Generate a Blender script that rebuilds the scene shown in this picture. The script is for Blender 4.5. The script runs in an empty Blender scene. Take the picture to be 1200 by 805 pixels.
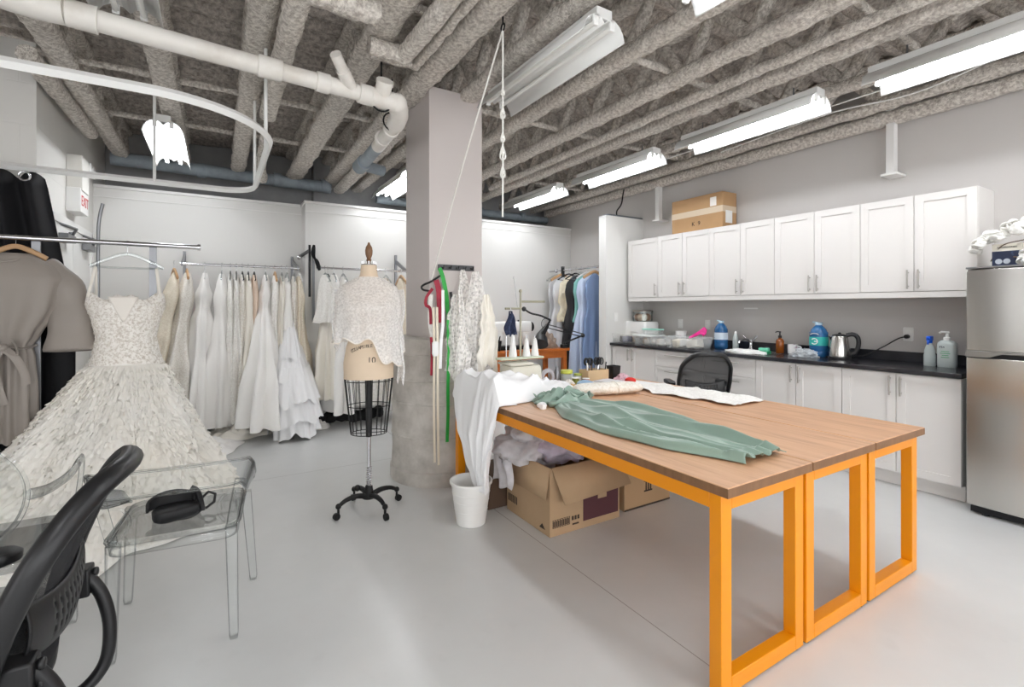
import bpy, bmesh, math, random
from mathutils import Vector as V, Matrix, noise
random.seed(7)
R = math.radians
PI = math.pi
SC = bpy.context.scene
COL = SC.collection

def lin(c):
    return tuple(((v/255)/12.92 if v/255 <= .04045 else ((v/255+.055)/1.055)**2.4) for v in c)

MATS = {}
def mat(name, col=(200,200,200), rough=.5, metal=0., bump=None, var=None, stretch=(1,1,1), spec=.5, coat=0., sheen=0., trans=0., ior=1.45, emit=None):
    """principled material; bump=(scale,strength,distance); var=(scale,colour2,lo,hi)"""
    m = bpy.data.materials.new(name); m.use_nodes = True
    nt = m.node_tree; b = nt.nodes['Principled BSDF']
    b.inputs['Base Color'].default_value = (*lin(col), 1)
    b.inputs['Roughness'].default_value = rough
    b.inputs['Metallic'].default_value = metal
    b.inputs['Specular IOR Level'].default_value = spec
    b.inputs['Coat Weight'].default_value = coat
    b.inputs['Sheen Weight'].default_value = sheen
    b.inputs['Transmission Weight'].default_value = trans
    b.inputs['IOR'].default_value = ior
    if emit:
        b.inputs['Emission Color'].default_value = (*lin(emit[0]), 1); b.inputs['Emission Strength'].default_value = emit[1]
    if bump or var:
        tc = nt.nodes.new('ShaderNodeTexCoord'); mp = nt.nodes.new('ShaderNodeMapping')
        mp.inputs['Scale'].default_value = stretch
        nt.links.new(tc.outputs['Object'], mp.inputs['Vector'])
    if var:
        n = nt.nodes.new('ShaderNodeTexNoise'); n.inputs['Scale'].default_value = var[0]; n.inputs['Detail'].default_value = 6
        n.inputs['Roughness'].default_value = .6
        r = nt.nodes.new('ShaderNodeValToRGB')
        r.color_ramp.elements[0].position = var[2]; r.color_ramp.elements[1].position = var[3]
        r.color_ramp.elements[0].color = (*lin(col), 1); r.color_ramp.elements[1].color = (*lin(var[1]), 1)
        nt.links.new(mp.outputs[0], n.inputs['Vector']); nt.links.new(n.outputs['Fac'], r.inputs['Fac'])
        nt.links.new(r.outputs['Color'], b.inputs['Base Color'])
    if bump:
        n = nt.nodes.new('ShaderNodeTexNoise'); n.inputs['Scale'].default_value = bump[0]; n.inputs['Detail'].default_value = 5
        bp = nt.nodes.new('ShaderNodeBump'); bp.inputs['Strength'].default_value = bump[1]; bp.inputs['Distance'].default_value = bump[2]
        nt.links.new(mp.outputs[0], n.inputs['Vector']); nt.links.new(n.outputs['Fac'], bp.inputs['Height'])
        nt.links.new(bp.outputs['Normal'], b.inputs['Normal'])
    MATS[name] = m
    return m

def clearmat(name, tint=(250,252,252), edge=(150,158,160), rough=.03, base=.05, blend=.8):
    """clear plastic / glass: see-through face on, reflective and greyer towards grazing"""
    m = bpy.data.materials.new(name); m.use_nodes = True; nt = m.node_tree
    nt.nodes.clear()
    o = nt.nodes.new('ShaderNodeOutputMaterial'); mx = nt.nodes.new('ShaderNodeMixShader')
    t = nt.nodes.new('ShaderNodeBsdfTransparent'); g = nt.nodes.new('ShaderNodeBsdfGlossy')
    g.inputs['Roughness'].default_value = rough; g.inputs['Color'].default_value = (.95,.96,.96,1)
    lw = nt.nodes.new('ShaderNodeLayerWeight'); lw.inputs['Blend'].default_value = .5
    cr = nt.nodes.new('ShaderNodeValToRGB')
    cr.color_ramp.elements[0].color = (*lin(tint),1); cr.color_ramp.elements[1].color = (*lin(edge),1)
    cr.color_ramp.elements[0].position = .42
    nt.links.new(lw.outputs['Facing'], cr.inputs['Fac']); nt.links.new(cr.outputs['Color'], t.inputs['Color'])
    fr = nt.nodes.new('ShaderNodeLayerWeight'); fr.inputs['Blend'].default_value = .5
    pw = nt.nodes.new('ShaderNodeMath'); pw.operation = 'POWER'; pw.inputs[1].default_value = 4.; nt.links.new(fr.outputs['Facing'], pw.inputs[0])
    ma = nt.nodes.new('ShaderNodeMath'); ma.operation = 'MULTIPLY_ADD'; ma.inputs[1].default_value = blend; ma.inputs[2].default_value = base; ma.use_clamp = True
    nt.links.new(pw.outputs[0], ma.inputs[0])
    nt.links.new(ma.outputs[0], mx.inputs['Fac']); nt.links.new(t.outputs[0], mx.inputs[1]); nt.links.new(g.outputs[0], mx.inputs[2])
    nt.links.new(mx.outputs[0], o.inputs['Surface'])
    MATS[name] = m; return m

def lacemat(name, col, scale=60, lo=.4, hi=.6, amin=.15, amax=1.0, kind='noise', rough=.8):
    """open-work or sheer cloth: pattern of threads and holes"""
    m = mat(name, col, rough); nt = m.node_tree; b = nt.nodes['Principled BSDF']
    tc = nt.nodes.new('ShaderNodeTexCoord')
    if kind == 'noise':
        n = nt.nodes.new('ShaderNodeTexNoise'); n.inputs['Scale'].default_value = scale; n.inputs['Detail'].default_value = 3; outp = n.outputs['Fac']
    else:
        n = nt.nodes.new('ShaderNodeTexVoronoi'); n.inputs['Scale'].default_value = scale; n.feature = 'DISTANCE_TO_EDGE'; outp = n.outputs['Distance']
    nt.links.new(tc.outputs['Object'], n.inputs['Vector'])
    mr = nt.nodes.new('ShaderNodeMapRange')
    mr.inputs[1].default_value = lo; mr.inputs[2].default_value = hi; mr.inputs[3].default_value = amin; mr.inputs[4].default_value = amax
    nt.links.new(outp, mr.inputs[0]); nt.links.new(mr.outputs[0], b.inputs['Alpha'])
    return m

def soften(m, k):
    """thin cloth that lets light through"""
    nt = m.node_tree; b = nt.nodes['Principled BSDF']; o = [n for n in nt.nodes if n.type == 'OUTPUT_MATERIAL'][0]
    t = nt.nodes.new('ShaderNodeBsdfTranslucent'); mx = nt.nodes.new('ShaderNodeMixShader'); mx.inputs['Fac'].default_value = k
    if b.inputs['Base Color'].links: nt.links.new(b.inputs['Base Color'].links[0].from_socket, t.inputs['Color'])
    else: t.inputs['Color'].default_value = b.inputs['Base Color'].default_value
    nt.links.new(b.outputs[0], mx.inputs[1]); nt.links.new(t.outputs[0], mx.inputs[2])
    if b.inputs['Alpha'].links:
        tr = nt.nodes.new('ShaderNodeBsdfTransparent'); m2 = nt.nodes.new('ShaderNodeMixShader')
        nt.links.new(b.inputs['Alpha'].links[0].from_socket, m2.inputs['Fac']); nt.links.remove(b.inputs['Alpha'].links[0])
        nt.links.new(tr.outputs[0], m2.inputs[1]); nt.links.new(mx.outputs[0], m2.inputs[2]); mx = m2
    nt.links.new(mx.outputs[0], o.inputs['Surface'])
    return m

# ---- shapes added to a bmesh -------------------------------------------------
def BM(): return bmesh.new()

def box(bm, x0,x1,y0,y1,z0,z1):
    vs = [bm.verts.new((x,y,z)) for z in (z0,z1) for y in (y0,y1) for x in (x0,x1)]
    for f in ((0,2,3,1),(4,5,7,6),(0,1,5,4),(2,6,7,3),(0,4,6,2),(1,3,7,5)):
        bm.faces.new([vs[i] for i in f])
    return vs

def obox(bm, c, s, rot=(0,0,0)):
    vs = box(bm, -s[0]/2,s[0]/2,-s[1]/2,s[1]/2,-s[2]/2,s[2]/2)
    M = Matrix.Translation(V(c)) @ (Matrix.Rotation(rot[2],4,'Z') @ Matrix.Rotation(rot[1],4,'Y') @ Matrix.Rotation(rot[0],4,'X'))
    for v in vs: v.co = M @ v.co
    return vs

def loft(bm, loops, cap0=True, cap1=True, closed=True):
    L = [[bm.verts.new(p) for p in lp] for lp in loops]
    n = len(L[0]); m = n if closed else n-1
    for a, b in zip(L, L[1:]):
        for i in range(m):
            bm.faces.new((a[i], a[(i+1)%n], b[(i+1)%n], b[i]))
    if closed and cap0: bm.faces.new(list(reversed(L[0])))
    if closed and cap1: bm.faces.new(L[-1])
    return L

def tube(bm, pts, r, seg=10, caps=True, closed=False, flat=None, up=None):
    pts = [V(p) for p in pts]; n = len(pts)
    rs = r if isinstance(r,(list,tuple)) else [r]*n
    tang = []
    for i in range(n):
        a = pts[i-1] if (i or closed) else pts[0]; b = pts[(i+1)%n] if (i < n-1 or closed) else pts[-1]
        tang.append((b-a).normalized())
    t0 = tang[0]; nrm = V(up) if up else (V((0,0,1)) if abs(t0.z) < .9 else V((1,0,0)))
    nrm = (nrm - t0*nrm.dot(t0)).normalized()
    loops = []
    for i in range(n):
        t = tang[i]; nrm = (nrm - t*nrm.dot(t))
        nrm = nrm.normalized() if nrm.length > 1e-6 else t.orthogonal().normalized()
        bn = t.cross(nrm)
        fx, fy = flat if flat else (1,1)
        loops.append([pts[i] + (nrm*math.cos(2*PI*k/seg)*fx + bn*math.sin(2*PI*k/seg)*fy)*rs[i] for k in range(seg)])
    if closed:
        loops.append(loops[0])
        L = [[bm.verts.new(p) for p in lp] for lp in loops[:-1]]
        for a in range(n):
            A, B = L[a], L[(a+1)%n]
            for k in range(seg): bm.faces.new((A[k],A[(k+1)%seg],B[(k+1)%seg],B[k]))
    else: loft(bm, loops, caps, caps)

def smooth_path(pts, n=8):
    P = [V(p) for p in pts]; out = []
    for i in range(len(P)-1):
        p0 = P[max(i-1,0)]; p1 = P[i]; p2 = P[i+1]; p3 = P[min(i+2,len(P)-1)]
        for k in range(n):
            t = k/n
            out.append(.5*((2*p1)+(p2-p0)*t+(2*p0-5*p1+4*p2-p3)*t*t+(3*p1-p0-3*p2+p3)*t**3))
    out.append(P[-1]); return out

def interp(tab, t):
    """tab = rows (key, v...) sorted by key; smooth interpolation"""
    if t <= tab[0][0]: return list(tab[0][1:])
    for a, b in zip(tab, tab[1:]):
        if t <= b[0]:
            k = (t-a[0])/(b[0]-a[0]); k = k*k*(3-2*k)*.5 + k*.5
            return [x+(y-x)*k for x, y in zip(a[1:], b[1:])]
    return list(tab[-1][1:])

def lathe(bm, prof, seg=24, c=(0,0,0), sx=1, sy=1, cap0=True, cap1=True):
    loft(bm, [[V((c[0]+r*sx*math.cos(2*PI*k/seg), c[1]+r*sy*math.sin(2*PI*k/seg), c[2]+z)) for k in range(seg)] for r, z in prof], cap0, cap1)

def cyl(bm, p0, p1, r, seg=12): tube(bm, [p0,p1], r, seg)

def ball(bm, c, r, u=12, v=8, s=(1,1,1)):
    M = Matrix.Translation(V(c)) @ Matrix.Diagonal((s[0],s[1],s[2],1))
    bmesh.ops.create_uvsphere(bm, u_segments=u, v_segments=v, radius=r, matrix=M)

def grid(bm, fn, nu, nv, wrap=False):
    Q = [[bm.verts.new(fn(i/nu, j/nv)) for j in range(nv+1)] for i in range(nu if wrap else nu+1)]
    for i in range(nu):
        for j in range(nv):
            a, b = Q[i], Q[(i+1)%len(Q)]
            bm.faces.new((a[j],b[j],b[j+1],a[j+1]))

def prism(bm, poly, t0, t1, axis='x'):
    f = {'x':lambda p,t:(t,p[0],p[1]), 'y':lambda p,t:(p[0],t,p[1]), 'z':lambda p,t:(p[0],p[1],t)}[axis]
    loft(bm, [[V(f(p,t0)) for p in poly], [V(f(p,t1)) for p in poly]])

def rrect(w, h, r, n=5, cx=0, cy=0):
    out = []
    for sx, sy, a0 in ((1,1,0),(-1,1,90),(-1,-1,180),(1,-1,270)):
        for k in range(n+1):
            a = R(a0+90*k/n); out.append((cx+sx*(w/2-r)+r*math.cos(a), cy+sy*(h/2-r)+r*math.sin(a)))
    return out

# ---- objects -------------------------------------------------------------------
def obj(name, bm, m, parent=None, loc=None, world=False, bev=0, sub=0, sol=0, ang=40, offset=0, normals=None):
    if normals is None: bmesh.ops.recalc_face_normals(bm, faces=bm.faces)
    me = bpy.data.meshes.new(name)
    if world:
        o0 = V(parent.location) if parent else V(loc or (0,0,0))
        if parent and parent.parent: o0 = o0 + parent.parent.location
        bmesh.ops.translate(bm, verts=bm.verts, vec=-o0)
    bm.to_mesh(me); bm.free()
    me.shade_smooth()
    if normals is None: me.set_sharp_from_angle(angle=R(ang))
    else: me.normals_split_custom_set_from_vertices(normals)
    me.materials.append(m)
    o = bpy.data.objects.new(name, me); COL.objects.link(o)
    if parent: o.parent = parent
    elif loc: o.location = loc
    if sol:
        md = o.modifiers.new('t','SOLIDIFY'); md.thickness = sol; md.offset = offset
    if bev:
        md = o.modifiers.new('b','BEVEL'); md.width = bev; md.segments = 2; md.limit_method = 'ANGLE'; md.angle_limit = R(40)
        md.harden_normals = False
    if sub:
        md = o.modifiers.new('s','SUBSURF'); md.levels = sub; md.render_levels = sub
    return o

def tag(o, label=None, cat=None, group=None, kind=None):
    if label: o['label'] = label
    if cat: o['category'] = cat
    if group: o['group'] = group
    if kind: o['kind'] = kind
    return o

def thing(name, label, cat, loc=(0,0,0), rz=0, group=None):
    o = bpy.data.objects.new(name, None); COL.objects.link(o)
    o.location = loc; o.rotation_euler = (0,0,rz); o.empty_display_size = .1
    return tag(o, label, cat, group)

def struct(name, bm, m, label=None, **k):
    o = obj(name, bm, m, **k); o['kind'] = 'structure'
    if label: o['label'] = label
    return o

def dup(root, loc, rz=0, label=None, group=None, rot=None):
    r = root.copy(); COL.objects.link(r); r.location = loc
    r.rotation_euler = rot if rot else (0,0,rz)
    if label: r['label'] = label
    if group: r['group'] = group
    for ch in list(root.children):
        c = ch.copy(); COL.objects.link(c); c.parent = r
        for g in ch.children:
            d = g.copy(); COL.objects.link(d); d.parent = c
    return r

def text(name, s, size, loc, rot, m, parent=None, extrude=.0006, align='CENTER', spacing=1.0):
    cu = bpy.data.curves.new(name, 'FONT'); cu.body = s; cu.size = size; cu.extrude = extrude
    cu.align_x = align; cu.align_y = 'CENTER'; cu.space_character = spacing
    cu.materials.append(m)
    tmp = bpy.data.objects.new(name+'_curve', cu); COL.objects.link(tmp)
    me = bpy.data.meshes.new_from_object(tmp.evaluated_get(bpy.context.evaluated_depsgraph_get()))
    bpy.data.objects.remove(tmp); bpy.data.curves.remove(cu)
    if not me.materials: me.materials.append(m)
    o = bpy.data.objects.new(name, me); COL.objects.link(o)
    o.location = loc; o.rotation_euler = rot
    if parent: o.parent = parent
    return o

# ---- the camera's geometry, for reading places off a plan ------------------------
CAMH = 1.38
AZ = math.atan(346/569.)
sA, cA = math.sin(AZ), math.cos(AZ)
def ratio(px):
    r = (px-600)/569.; return (sA+r*cA)/(cA-r*sA)
def yx(px, X): return X/ratio(px)        # where a sight line meets the plane x = X
def xy(px, Y): return Y*ratio(px)
def rnd(a,b): return random.uniform(a,b)
def nz(x,y,z,s=1.): return noise.noise(V((x*s,y*s,z*s)))
# ---- materials -------------------------------------------------------------------
M_wall = mat('wall_paint', (205,201,198), .6, bump=(180,.08,.002))
M_wallw = mat('partition_paint', (224,223,220), .5, bump=(120,.05,.002))
M_grey = mat('grey_concrete', (168,168,168), .85, var=(2.5,(140,140,141),.35,.75), bump=(60,.2,.004))
M_trim = mat('white_trim', (236,235,233), .4)
M_conc = mat('bare_concrete', (202,197,190), .85, var=(5,(160,154,146),.36,.72), bump=(40,.5,.006))
M_spray = mat('sprayed_fireproofing', (238,232,224), .95, var=(42,(182,173,164),.38,.64), bump=(95,1.,.016))
M_deck = mat('sprayed_deck', (208,200,192), .95, var=(30,(146,138,131),.36,.66), bump=(90,.9,.014))
M_pipew = mat('white_pipe', (232,228,222), .4, var=(4,(205,196,184),.5,.85))
M_pipeg = mat('blue_grey_pipe', (150,160,168), .5, var=(6,(118,126,132),.4,.8))
M_steel = mat('chrome', (205,205,208), .18, 1.)
M_alu = mat('aluminium', (138,139,142), .4, .9)
M_white = mat('white_enamel', (240,240,238), .35)
M_black = mat('black_plastic', (24,24,26), .45)
M_dark = mat('dark_metal', (40,40,42), .45, .6)

def floor_mat():
    m = mat('painted_floor', (214,215,214), .25, var=(1.3,(205,206,205),.3,.75), bump=(14,.05,.003))
    nt = m.node_tree; b = nt.nodes['Principled BSDF']
    src = b.inputs['Base Color'].links[0].from_socket
    tc = nt.nodes.new('ShaderNodeTexCoord'); sx = nt.nodes.new('ShaderNodeSeparateXYZ'); nt.links.new(tc.outputs['Object'], sx.inputs[0])
    fac = None
    for ax, pos in (('X',1.62),('Y',4.36)):
        s = nt.nodes.new('ShaderNodeMath'); s.operation='SUBTRACT'; s.inputs[1].default_value = pos; nt.links.new(sx.outputs[ax], s.inputs[0])
        a = nt.nodes.new('ShaderNodeMath'); a.operation='ABSOLUTE'; nt.links.new(s.outputs[0], a.inputs[0])
        l = nt.nodes.new('ShaderNodeMath'); l.operation='LESS_THAN'; l.inputs[1].default_value = .0022; nt.links.new(a.outputs[0], l.inputs[0])
        if fac is None: fac = l
        else:
            q = nt.nodes.new('ShaderNodeMath'); q.operation='MAXIMUM'; nt.links.new(fac.outputs[0], q.inputs[0]); nt.links.new(l.outputs[0], q.inputs[1]); fac = q
    # scuffs
    n = nt.nodes.new('ShaderNodeTexNoise'); n.inputs['Scale'].default_value = 7; n.inputs['Detail'].default_value = 8; nt.links.new(tc.outputs['Object'], n.inputs['Vector'])
    r = nt.nodes.new('ShaderNodeMapRange'); r.inputs[1].default_value=.62; r.inputs[2].default_value=.8; r.inputs[3].default_value=0; r.inputs[4].default_value=.10; nt.links.new(n.outputs['Fac'], r.inputs[0])
    m1 = nt.nodes.new('ShaderNodeMix'); m1.data_type='RGBA'; nt.links.new(r.outputs[0], m1.inputs[0]); nt.links.new(src, m1.inputs[6]); m1.inputs[7].default_value = (*lin((160,158,152)),1)
    m2 = nt.nodes.new('ShaderNodeMix'); m2.data_type='RGBA'; nt.links.new(fac.outputs[0], m2.inputs[0]); nt.links.new(m1.outputs[2], m2.inputs[6]); m2.inputs[7].default_value = (*lin((158,156,153)),1)
    nt.links.new(m2.outputs[2], b.inputs['Base Color'])
    return m
M_floor = floor_mat()

def block_mat():
    m = mat('painted_block', (222,220,216), .6)
    nt = m.node_tree; b = nt.nodes['Principled BSDF']
    tc = nt.nodes.new('ShaderNodeTexCoord'); sp = nt.nodes.new('ShaderNodeSeparateXYZ'); cb = nt.nodes.new('ShaderNodeCombineXYZ')
    ad = nt.nodes.new('ShaderNodeMath'); ad.operation='ADD'
    nt.links.new(tc.outputs['Object'], sp.inputs[0]); nt.links.new(sp.outputs['X'], ad.inputs[0]); nt.links.new(sp.outputs['Y'], ad.inputs[1])
    nt.links.new(ad.outputs[0], cb.inputs['X']); nt.links.new(sp.outputs['Z'], cb.inputs['Y'])
    br = nt.nodes.new('ShaderNodeTexBrick'); br.inputs['Scale'].default_value = 1; br.inputs['Mortar Size'].default_value = .004
    br.inputs['Brick Width'].default_value = .8; br.inputs['Row Height'].default_value = .3
    bp = nt.nodes.new('ShaderNodeBump'); bp.inputs['Strength'].default_value=.5; bp.inputs['Distance'].default_value=.006; bp.invert = True
    nt.links.new(cb.outputs[0], br.inputs['Vector']); nt.links.new(br.outputs['Fac'], bp.inputs['Height']); nt.links.new(bp.outputs[0], b.inputs['Normal'])
    return m
M_block = block_mat()

# ---- floor and walls ----------------------------------------------------------------
XW = 5.05
b = BM(); box(b, -3.6, XW+.15, -3.2, 7.6, -.12, 0); struct('floor', b, M_floor, 'glossy pale grey painted concrete floor')
b = BM(); box(b, XW, XW+.15, -3.2, 7.6, 0, 3.62); struct('wall_right', b, M_wall, 'pale grey painted wall behind the kitchen cabinets')
b = BM(); box(b, -1.12, .93, 6.72, 6.84, 0, 2.66); struct('wall_back_left', b, M_wallw, 'white partition behind the bridal dress rail')
b = BM(); box(b, .93, XW, 6.42, 6.84, 0, 2.66); struct('wall_back_right', b, M_wallw, 'white partition behind the column and mannequin')
b = BM(); box(b, -1.12, .93, 6.70, 6.86, 2.66, 2.69); box(b, .915, XW, 6.40, 6.86, 2.66, 2.69); box(b,-1.12,.93,6.712,6.72,2.56,2.57); box(b,.93,XW,6.412,6.42,2.56,2.57)
struct('trim_1', b, M_trim, 'white cap along the top of the partition')
b = BM(); box(b, -1.3, 1.15, 7.35, 7.5, 0, 3.62); box(b, 1.15, XW, 7.2, 7.5, 0, 3.62); struct('wall_rear', b, M_grey, 'grey concrete wall seen above the partition')
b = BM(); box(b, -1.32, -1.12, 4.81, 7.5, 0, 3.3); struct('wall_left', b, M_block, 'painted block wall with a door and exit sign')
b = BM(); box(b, -3.6, -1.32, 4.81, 5.0, 0, 3.05); struct('wall_left_front', b, M_block, 'painted block wall behind the black curtain')
b = BM(); box(b, 4.36, XW, 4.80, 4.935, 0, 2.59); struct('wall_stub', b, M_wallw, 'white partition end beside the kitchen cabinets')
b = BM(); box(b, 4.42, XW, 4.82, 4.92, 2.59, 2.615); o = obj('cable_channel', b, mat('galvanised', (128,134,142), .45, .7), loc=(4.7,4.87,2.59), world=True)
tag(o, 'flat galvanised channel lying on top of the white partition end', 'channel')
b = BM(); tube(b, smooth_path([(4.62,4.87,2.615),(4.62,4.87,2.68),(4.70,4.87,2.78),(4.76,4.9,2.92),(4.78,4.9,3.0)]), .009, 8)
tag(obj('power_cable', b, M_black, loc=(4.62,4.87,2.615), world=True), 'black cable rising from the partition end to the ceiling', 'cable')

# unseen side of the room: walls with unglazed openings added for daylight and reflections
def opened(name, label, axis, pos, a0, a1, holes, zt=3.55, m=None):
    b = BM(); cuts = sorted(holes); cur = a0
    def pc_(u0,u1,z0,z1):
        if u1-u0 < .001: return
        if axis == 'y': box(b, u0,u1,pos-.15,pos,z0,z1)
        else: box(b, pos-.15,pos,u0,u1,z0,z1)
    for (u0,u1,z0,z1) in cuts:
        pc_(cur,u0,0,zt); pc_(u0,u1,0,z0); pc_(u0,u1,z1,zt); cur = u1
    pc_(cur,a1,0,zt); return struct(name, b, m or M_wall, label)
HY = [(-3.2,-1.4,.35,2.9),(-1.2,.7,.35,2.9),(.9,2.8,.35,2.9),(3.0,4.7,.35,2.9)]  # out-of-view openings, added to let daylight in
opened('wall_front','unseen painted wall behind the viewpoint with large window openings added for daylight','y',-3.2,-3.6,XW+.15,HY)
HX = [(-1.9,-.2,.35,2.9),(2.62,3.06,.45,2.75)]
opened('wall_side','unseen painted side wall, tall slot window and opening added for daylight and fridge reflection','x',-3.6,-3.2,4.81,HX)
for i,(u0,u1,z0,z1) in enumerate(HY):
    b = BM()
    for q in ((u0,u0+.05,z0,z1),(u1-.05,u1,z0,z1),(u0,u1,z0,z0+.05),(u0,u1,z1-.05,z1)): box(b,q[0],q[1],-3.30,-3.24,q[2],q[3])
    struct('window_%d'%(i+1), b, M_trim)
for i,(u0,u1,z0,z1) in enumerate(HX):
    b = BM()
    for q in ((u0,u0+.05,z0,z1),(u1-.05,u1,z0,z1),(u0,u1,z0,z0+.05),(u0,u1,z1-.05,z1)): box(b,-3.70,-3.64,q[0],q[1],q[2],q[3])
    struct('window_%d'%(i+5), b, M_trim)
# baseboards
b = BM(); box(b, 4.4, XW, 6.405, 6.42, 0, .1); box(b,.93,4.4,6.405,6.42,0,.1); struct('baseboard_back', b, M_trim)

# column: boxed above, bare round concrete below
b = BM(); box(b, 1.407,1.87,3.55,4.086,1.13,3.1); struct('column_casing', b, mat('column_paint',(206,198,195),.6,bump=(150,.06,.002)), 'square boxed upper half of the column', bev=.004)
b = BM()
cprof = []
for z, dr in ((0,.012),(.10,.012),(.11,0),(.36,.0),(.363,.006),(.369,.006),(.372,0),(.62,.0),(.623,.006),(.629,.006),(.632,0),(.80,0),(.803,.005),(.809,.005),(.812,0),(1.0,0),(1.003,.005),(1.009,.005),(1.012,0),(1.13,-.004),(1.14,-.02)):
    cprof.append((z, .395+dr))
S = 72
loops = []
zs = sorted(set([p[0] for p in cprof] + [k*.03 for k in range(38)]))
for z in zs:
    r0 = interp([(a, r) for a, r in cprof], z)[0]
    loops.append([V((1.613+(r0+.006*nz(math.cos(2*PI*k/S)*3,math.sin(2*PI*k/S)*3,z*6))*math.cos(2*PI*k/S), 3.82+(r0+.006*nz(math.cos(2*PI*k/S)*3,math.sin(2*PI*k/S)*3,z*6))*math.sin(2*PI*k/S), z)) for k in range(S)])
loft(b, loops)
struct('column_base', b, M_conc, 'round bare concrete lower half of the column with form rings')

# ---- door in the left wall ---------------------------------------------------------------
b = BM(); box(b,-1.125,-1.09,5.05,5.12,0,2.13); box(b,-1.125,-1.09,6.45,6.52,0,2.13); box(b,-1.125,-1.09,5.05,6.52,2.07,2.14); door = struct('door_1', b, M_trim, 'white double door in the block wall', bev=.003)
b = BM(); box(b,-1.119,-1.104,5.12,5.78,0.005,2.07); obj('door_leaf', b, M_white, door)
b = BM(); box(b,-1.119,-1.104,5.79,6.45,0.005,2.07); obj('door_leaf', b, M_white, door)
for y in (5.3, 6.1):
    b = BM(); box(b,-1.104,-1.04,y,y+.26,1.93,1.99); tube(b,[(-1.05,y+.2,2.0),(-1.0,y+.05,2.03),(-1.07,y-.1,2.05)],.012,8); cyl(b,(-1.06,y+.2,1.98),(-1.06,y+.2,2.02),.02)
    obj('door_closer', b, M_alu, door, bev=.004)

# exit sign with twin emergency lamps
t = thing('exit_sign', 'white exit sign box with twin emergency lamp heads high on the block wall', 'exit sign', (-1.12,5.75,2.28))
b = BM(); box(b, 0,.11,-.13,.13,.13,.44); obj('lamp_housing', b, mat('ivory_plastic',(232,230,224),.45), t, bev=.006)
b = BM(); box(b, .0,.10,-.14,.16,-.06,.15); obj('sign_box', b, M_white, t, bev=.004)
M_red = mat('sign_red',(190,40,48),.5)
text('lettering','EXIT',.13,(.102,.01,.04),(R(90),0,R(90)),M_red,t)
for y in (.19,.33):
    b = BM(); cyl(b,(.05,.13,.4),(.06,y,.40),.012,8); lathe(b,[(.02,-.04),(.05,-.02),(.06,.03),(.055,.035)],16,(.0,0,0))
    for v in b.verts[16:]: pass
    L = [v for v in b.verts][16:]
    for v in L:
        c = v.co.copy(); v.co = V((.08+c.z, y+c.x, .39+c.y))
    obj('lamp_head', b, M_white, t)

# ---- ceiling: fluted deck, joists with sprayed fireproofing ----------------------------------
b = BM()
NX, NY = 110, 300
def deck(u, v):
    x = -3.6+u*8.65; y = -2.8+v*10.3
    w = (y/.19) % 1.0
    h = 0 if w < .42 else (.055 if w > .56 and w < .86 else .028)
    return V((x, y, 3.44+h+.02*nz(x,y,0,2.5)+.014*nz(x,y,3,9)))
grid(b, deck, NX, NY)
for p in ((-3.6,-2.8),): box(b, -3.6, XW, -3.2, 7.5, 3.53, 3.6)
struct('ceiling', b, M_deck, 'fluted steel deck coated in grey sprayed fireproofing', ang=80)

def fuzz(p, a, s=11.):
    q = V(p)
    return q + V((nz(q.x+5,q.y,q.z,s), nz(q.x,q.y+7,q.z,s), nz(q.x,q.y,q.z+9,s)))*a

def spray_tube(bm, p0, p1, hw, hh, amp=.012, step=.045, seg=14, up=(0,0,1)):
    p0, p1 = V(p0), V(p1); L = (p1-p0).length; n = max(2,int(L/step)); d = (p1-p0)/L
    u = V(up); u = (u-d*u.dot(d)).normalized(); s = d.cross(u); loops = []
    for i in range(n+1):
        c = p0+d*(L*i/n); lp = []
        for k in range(seg):
            a = 2*PI*k/seg; ca, sa = math.cos(a), math.sin(a)
            q = c + s*hw*math.copysign(abs(ca)**.7,ca) + u*hh*math.copysign(abs(sa)**.7,sa)
            lp.append(fuzz(fuzz(q, amp), amp*.8, 27.))
        loops.append(lp)
    loft(bm, loops)

JX = [(-2.1,.075),(-1.5,.075),(-.91,.075),(-.335,.075),(.225,.078),(.87,.098),(1.33,.092),(1.74,.072),(2.38,.072),(2.95,.072),(3.55,.072),(4.17,.06),(4.80,.06)]
for i, (x, hw) in enumerate(JX):
    b = BM(); y0, y1 = (.3, 7.2)
    if x < .3: y0 = 1.2
    spray_tube(b, (x,y0,3.09), (x,y1,3.09), hw, .05, .014)
    n = int((y1-y0)/.5); hh = .27
    for k in range(n):
        ya = y0+.1+k*.5; jt = rnd(-.03,.03)
        spray_tube(b, (x,ya+jt,3.12), (x,ya+.25,3.44), .045, .035, .012, .06, 8, (1,0,0))
        spray_tube(b, (x,ya+.25,3.44), (x,ya+.5+jt,3.12), .045, .035, .012, .06, 8, (1,0,0))
    spray_tube(b, (x,y0,3.42), (x,y1,3.42), hw*.8, .04)
    o = struct('ceiling_joist', b, M_spray, 'open web joist of the ceiling coated in pale sprayed fireproofing', loc=(x,(y0+y1)/2,3.05), world=True, ang=80)
    o['group'] = 'sprayed ceiling joists'
# bridging bars across the joists
for (ya, xa, xb) in ((2.5,2.0,4.3),(3.9,2.0,4.7),(4.6,-1.1,1.3),(2.75,.9,1.3),(5.7,-1.1,4.7),(1.35,2.4,4.1)):
    b = BM(); spray_tube(b,(xa,ya,3.16),(xb,ya+.05,3.16),.024,.024,.008,.05,8)
    o = struct('ceiling_bridging', b, M_spray, 'thin sprayed bridging bar running across the joists', loc=(xa,ya,3.16), world=True, ang=80); o['group'] = 'bridging bars'
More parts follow.
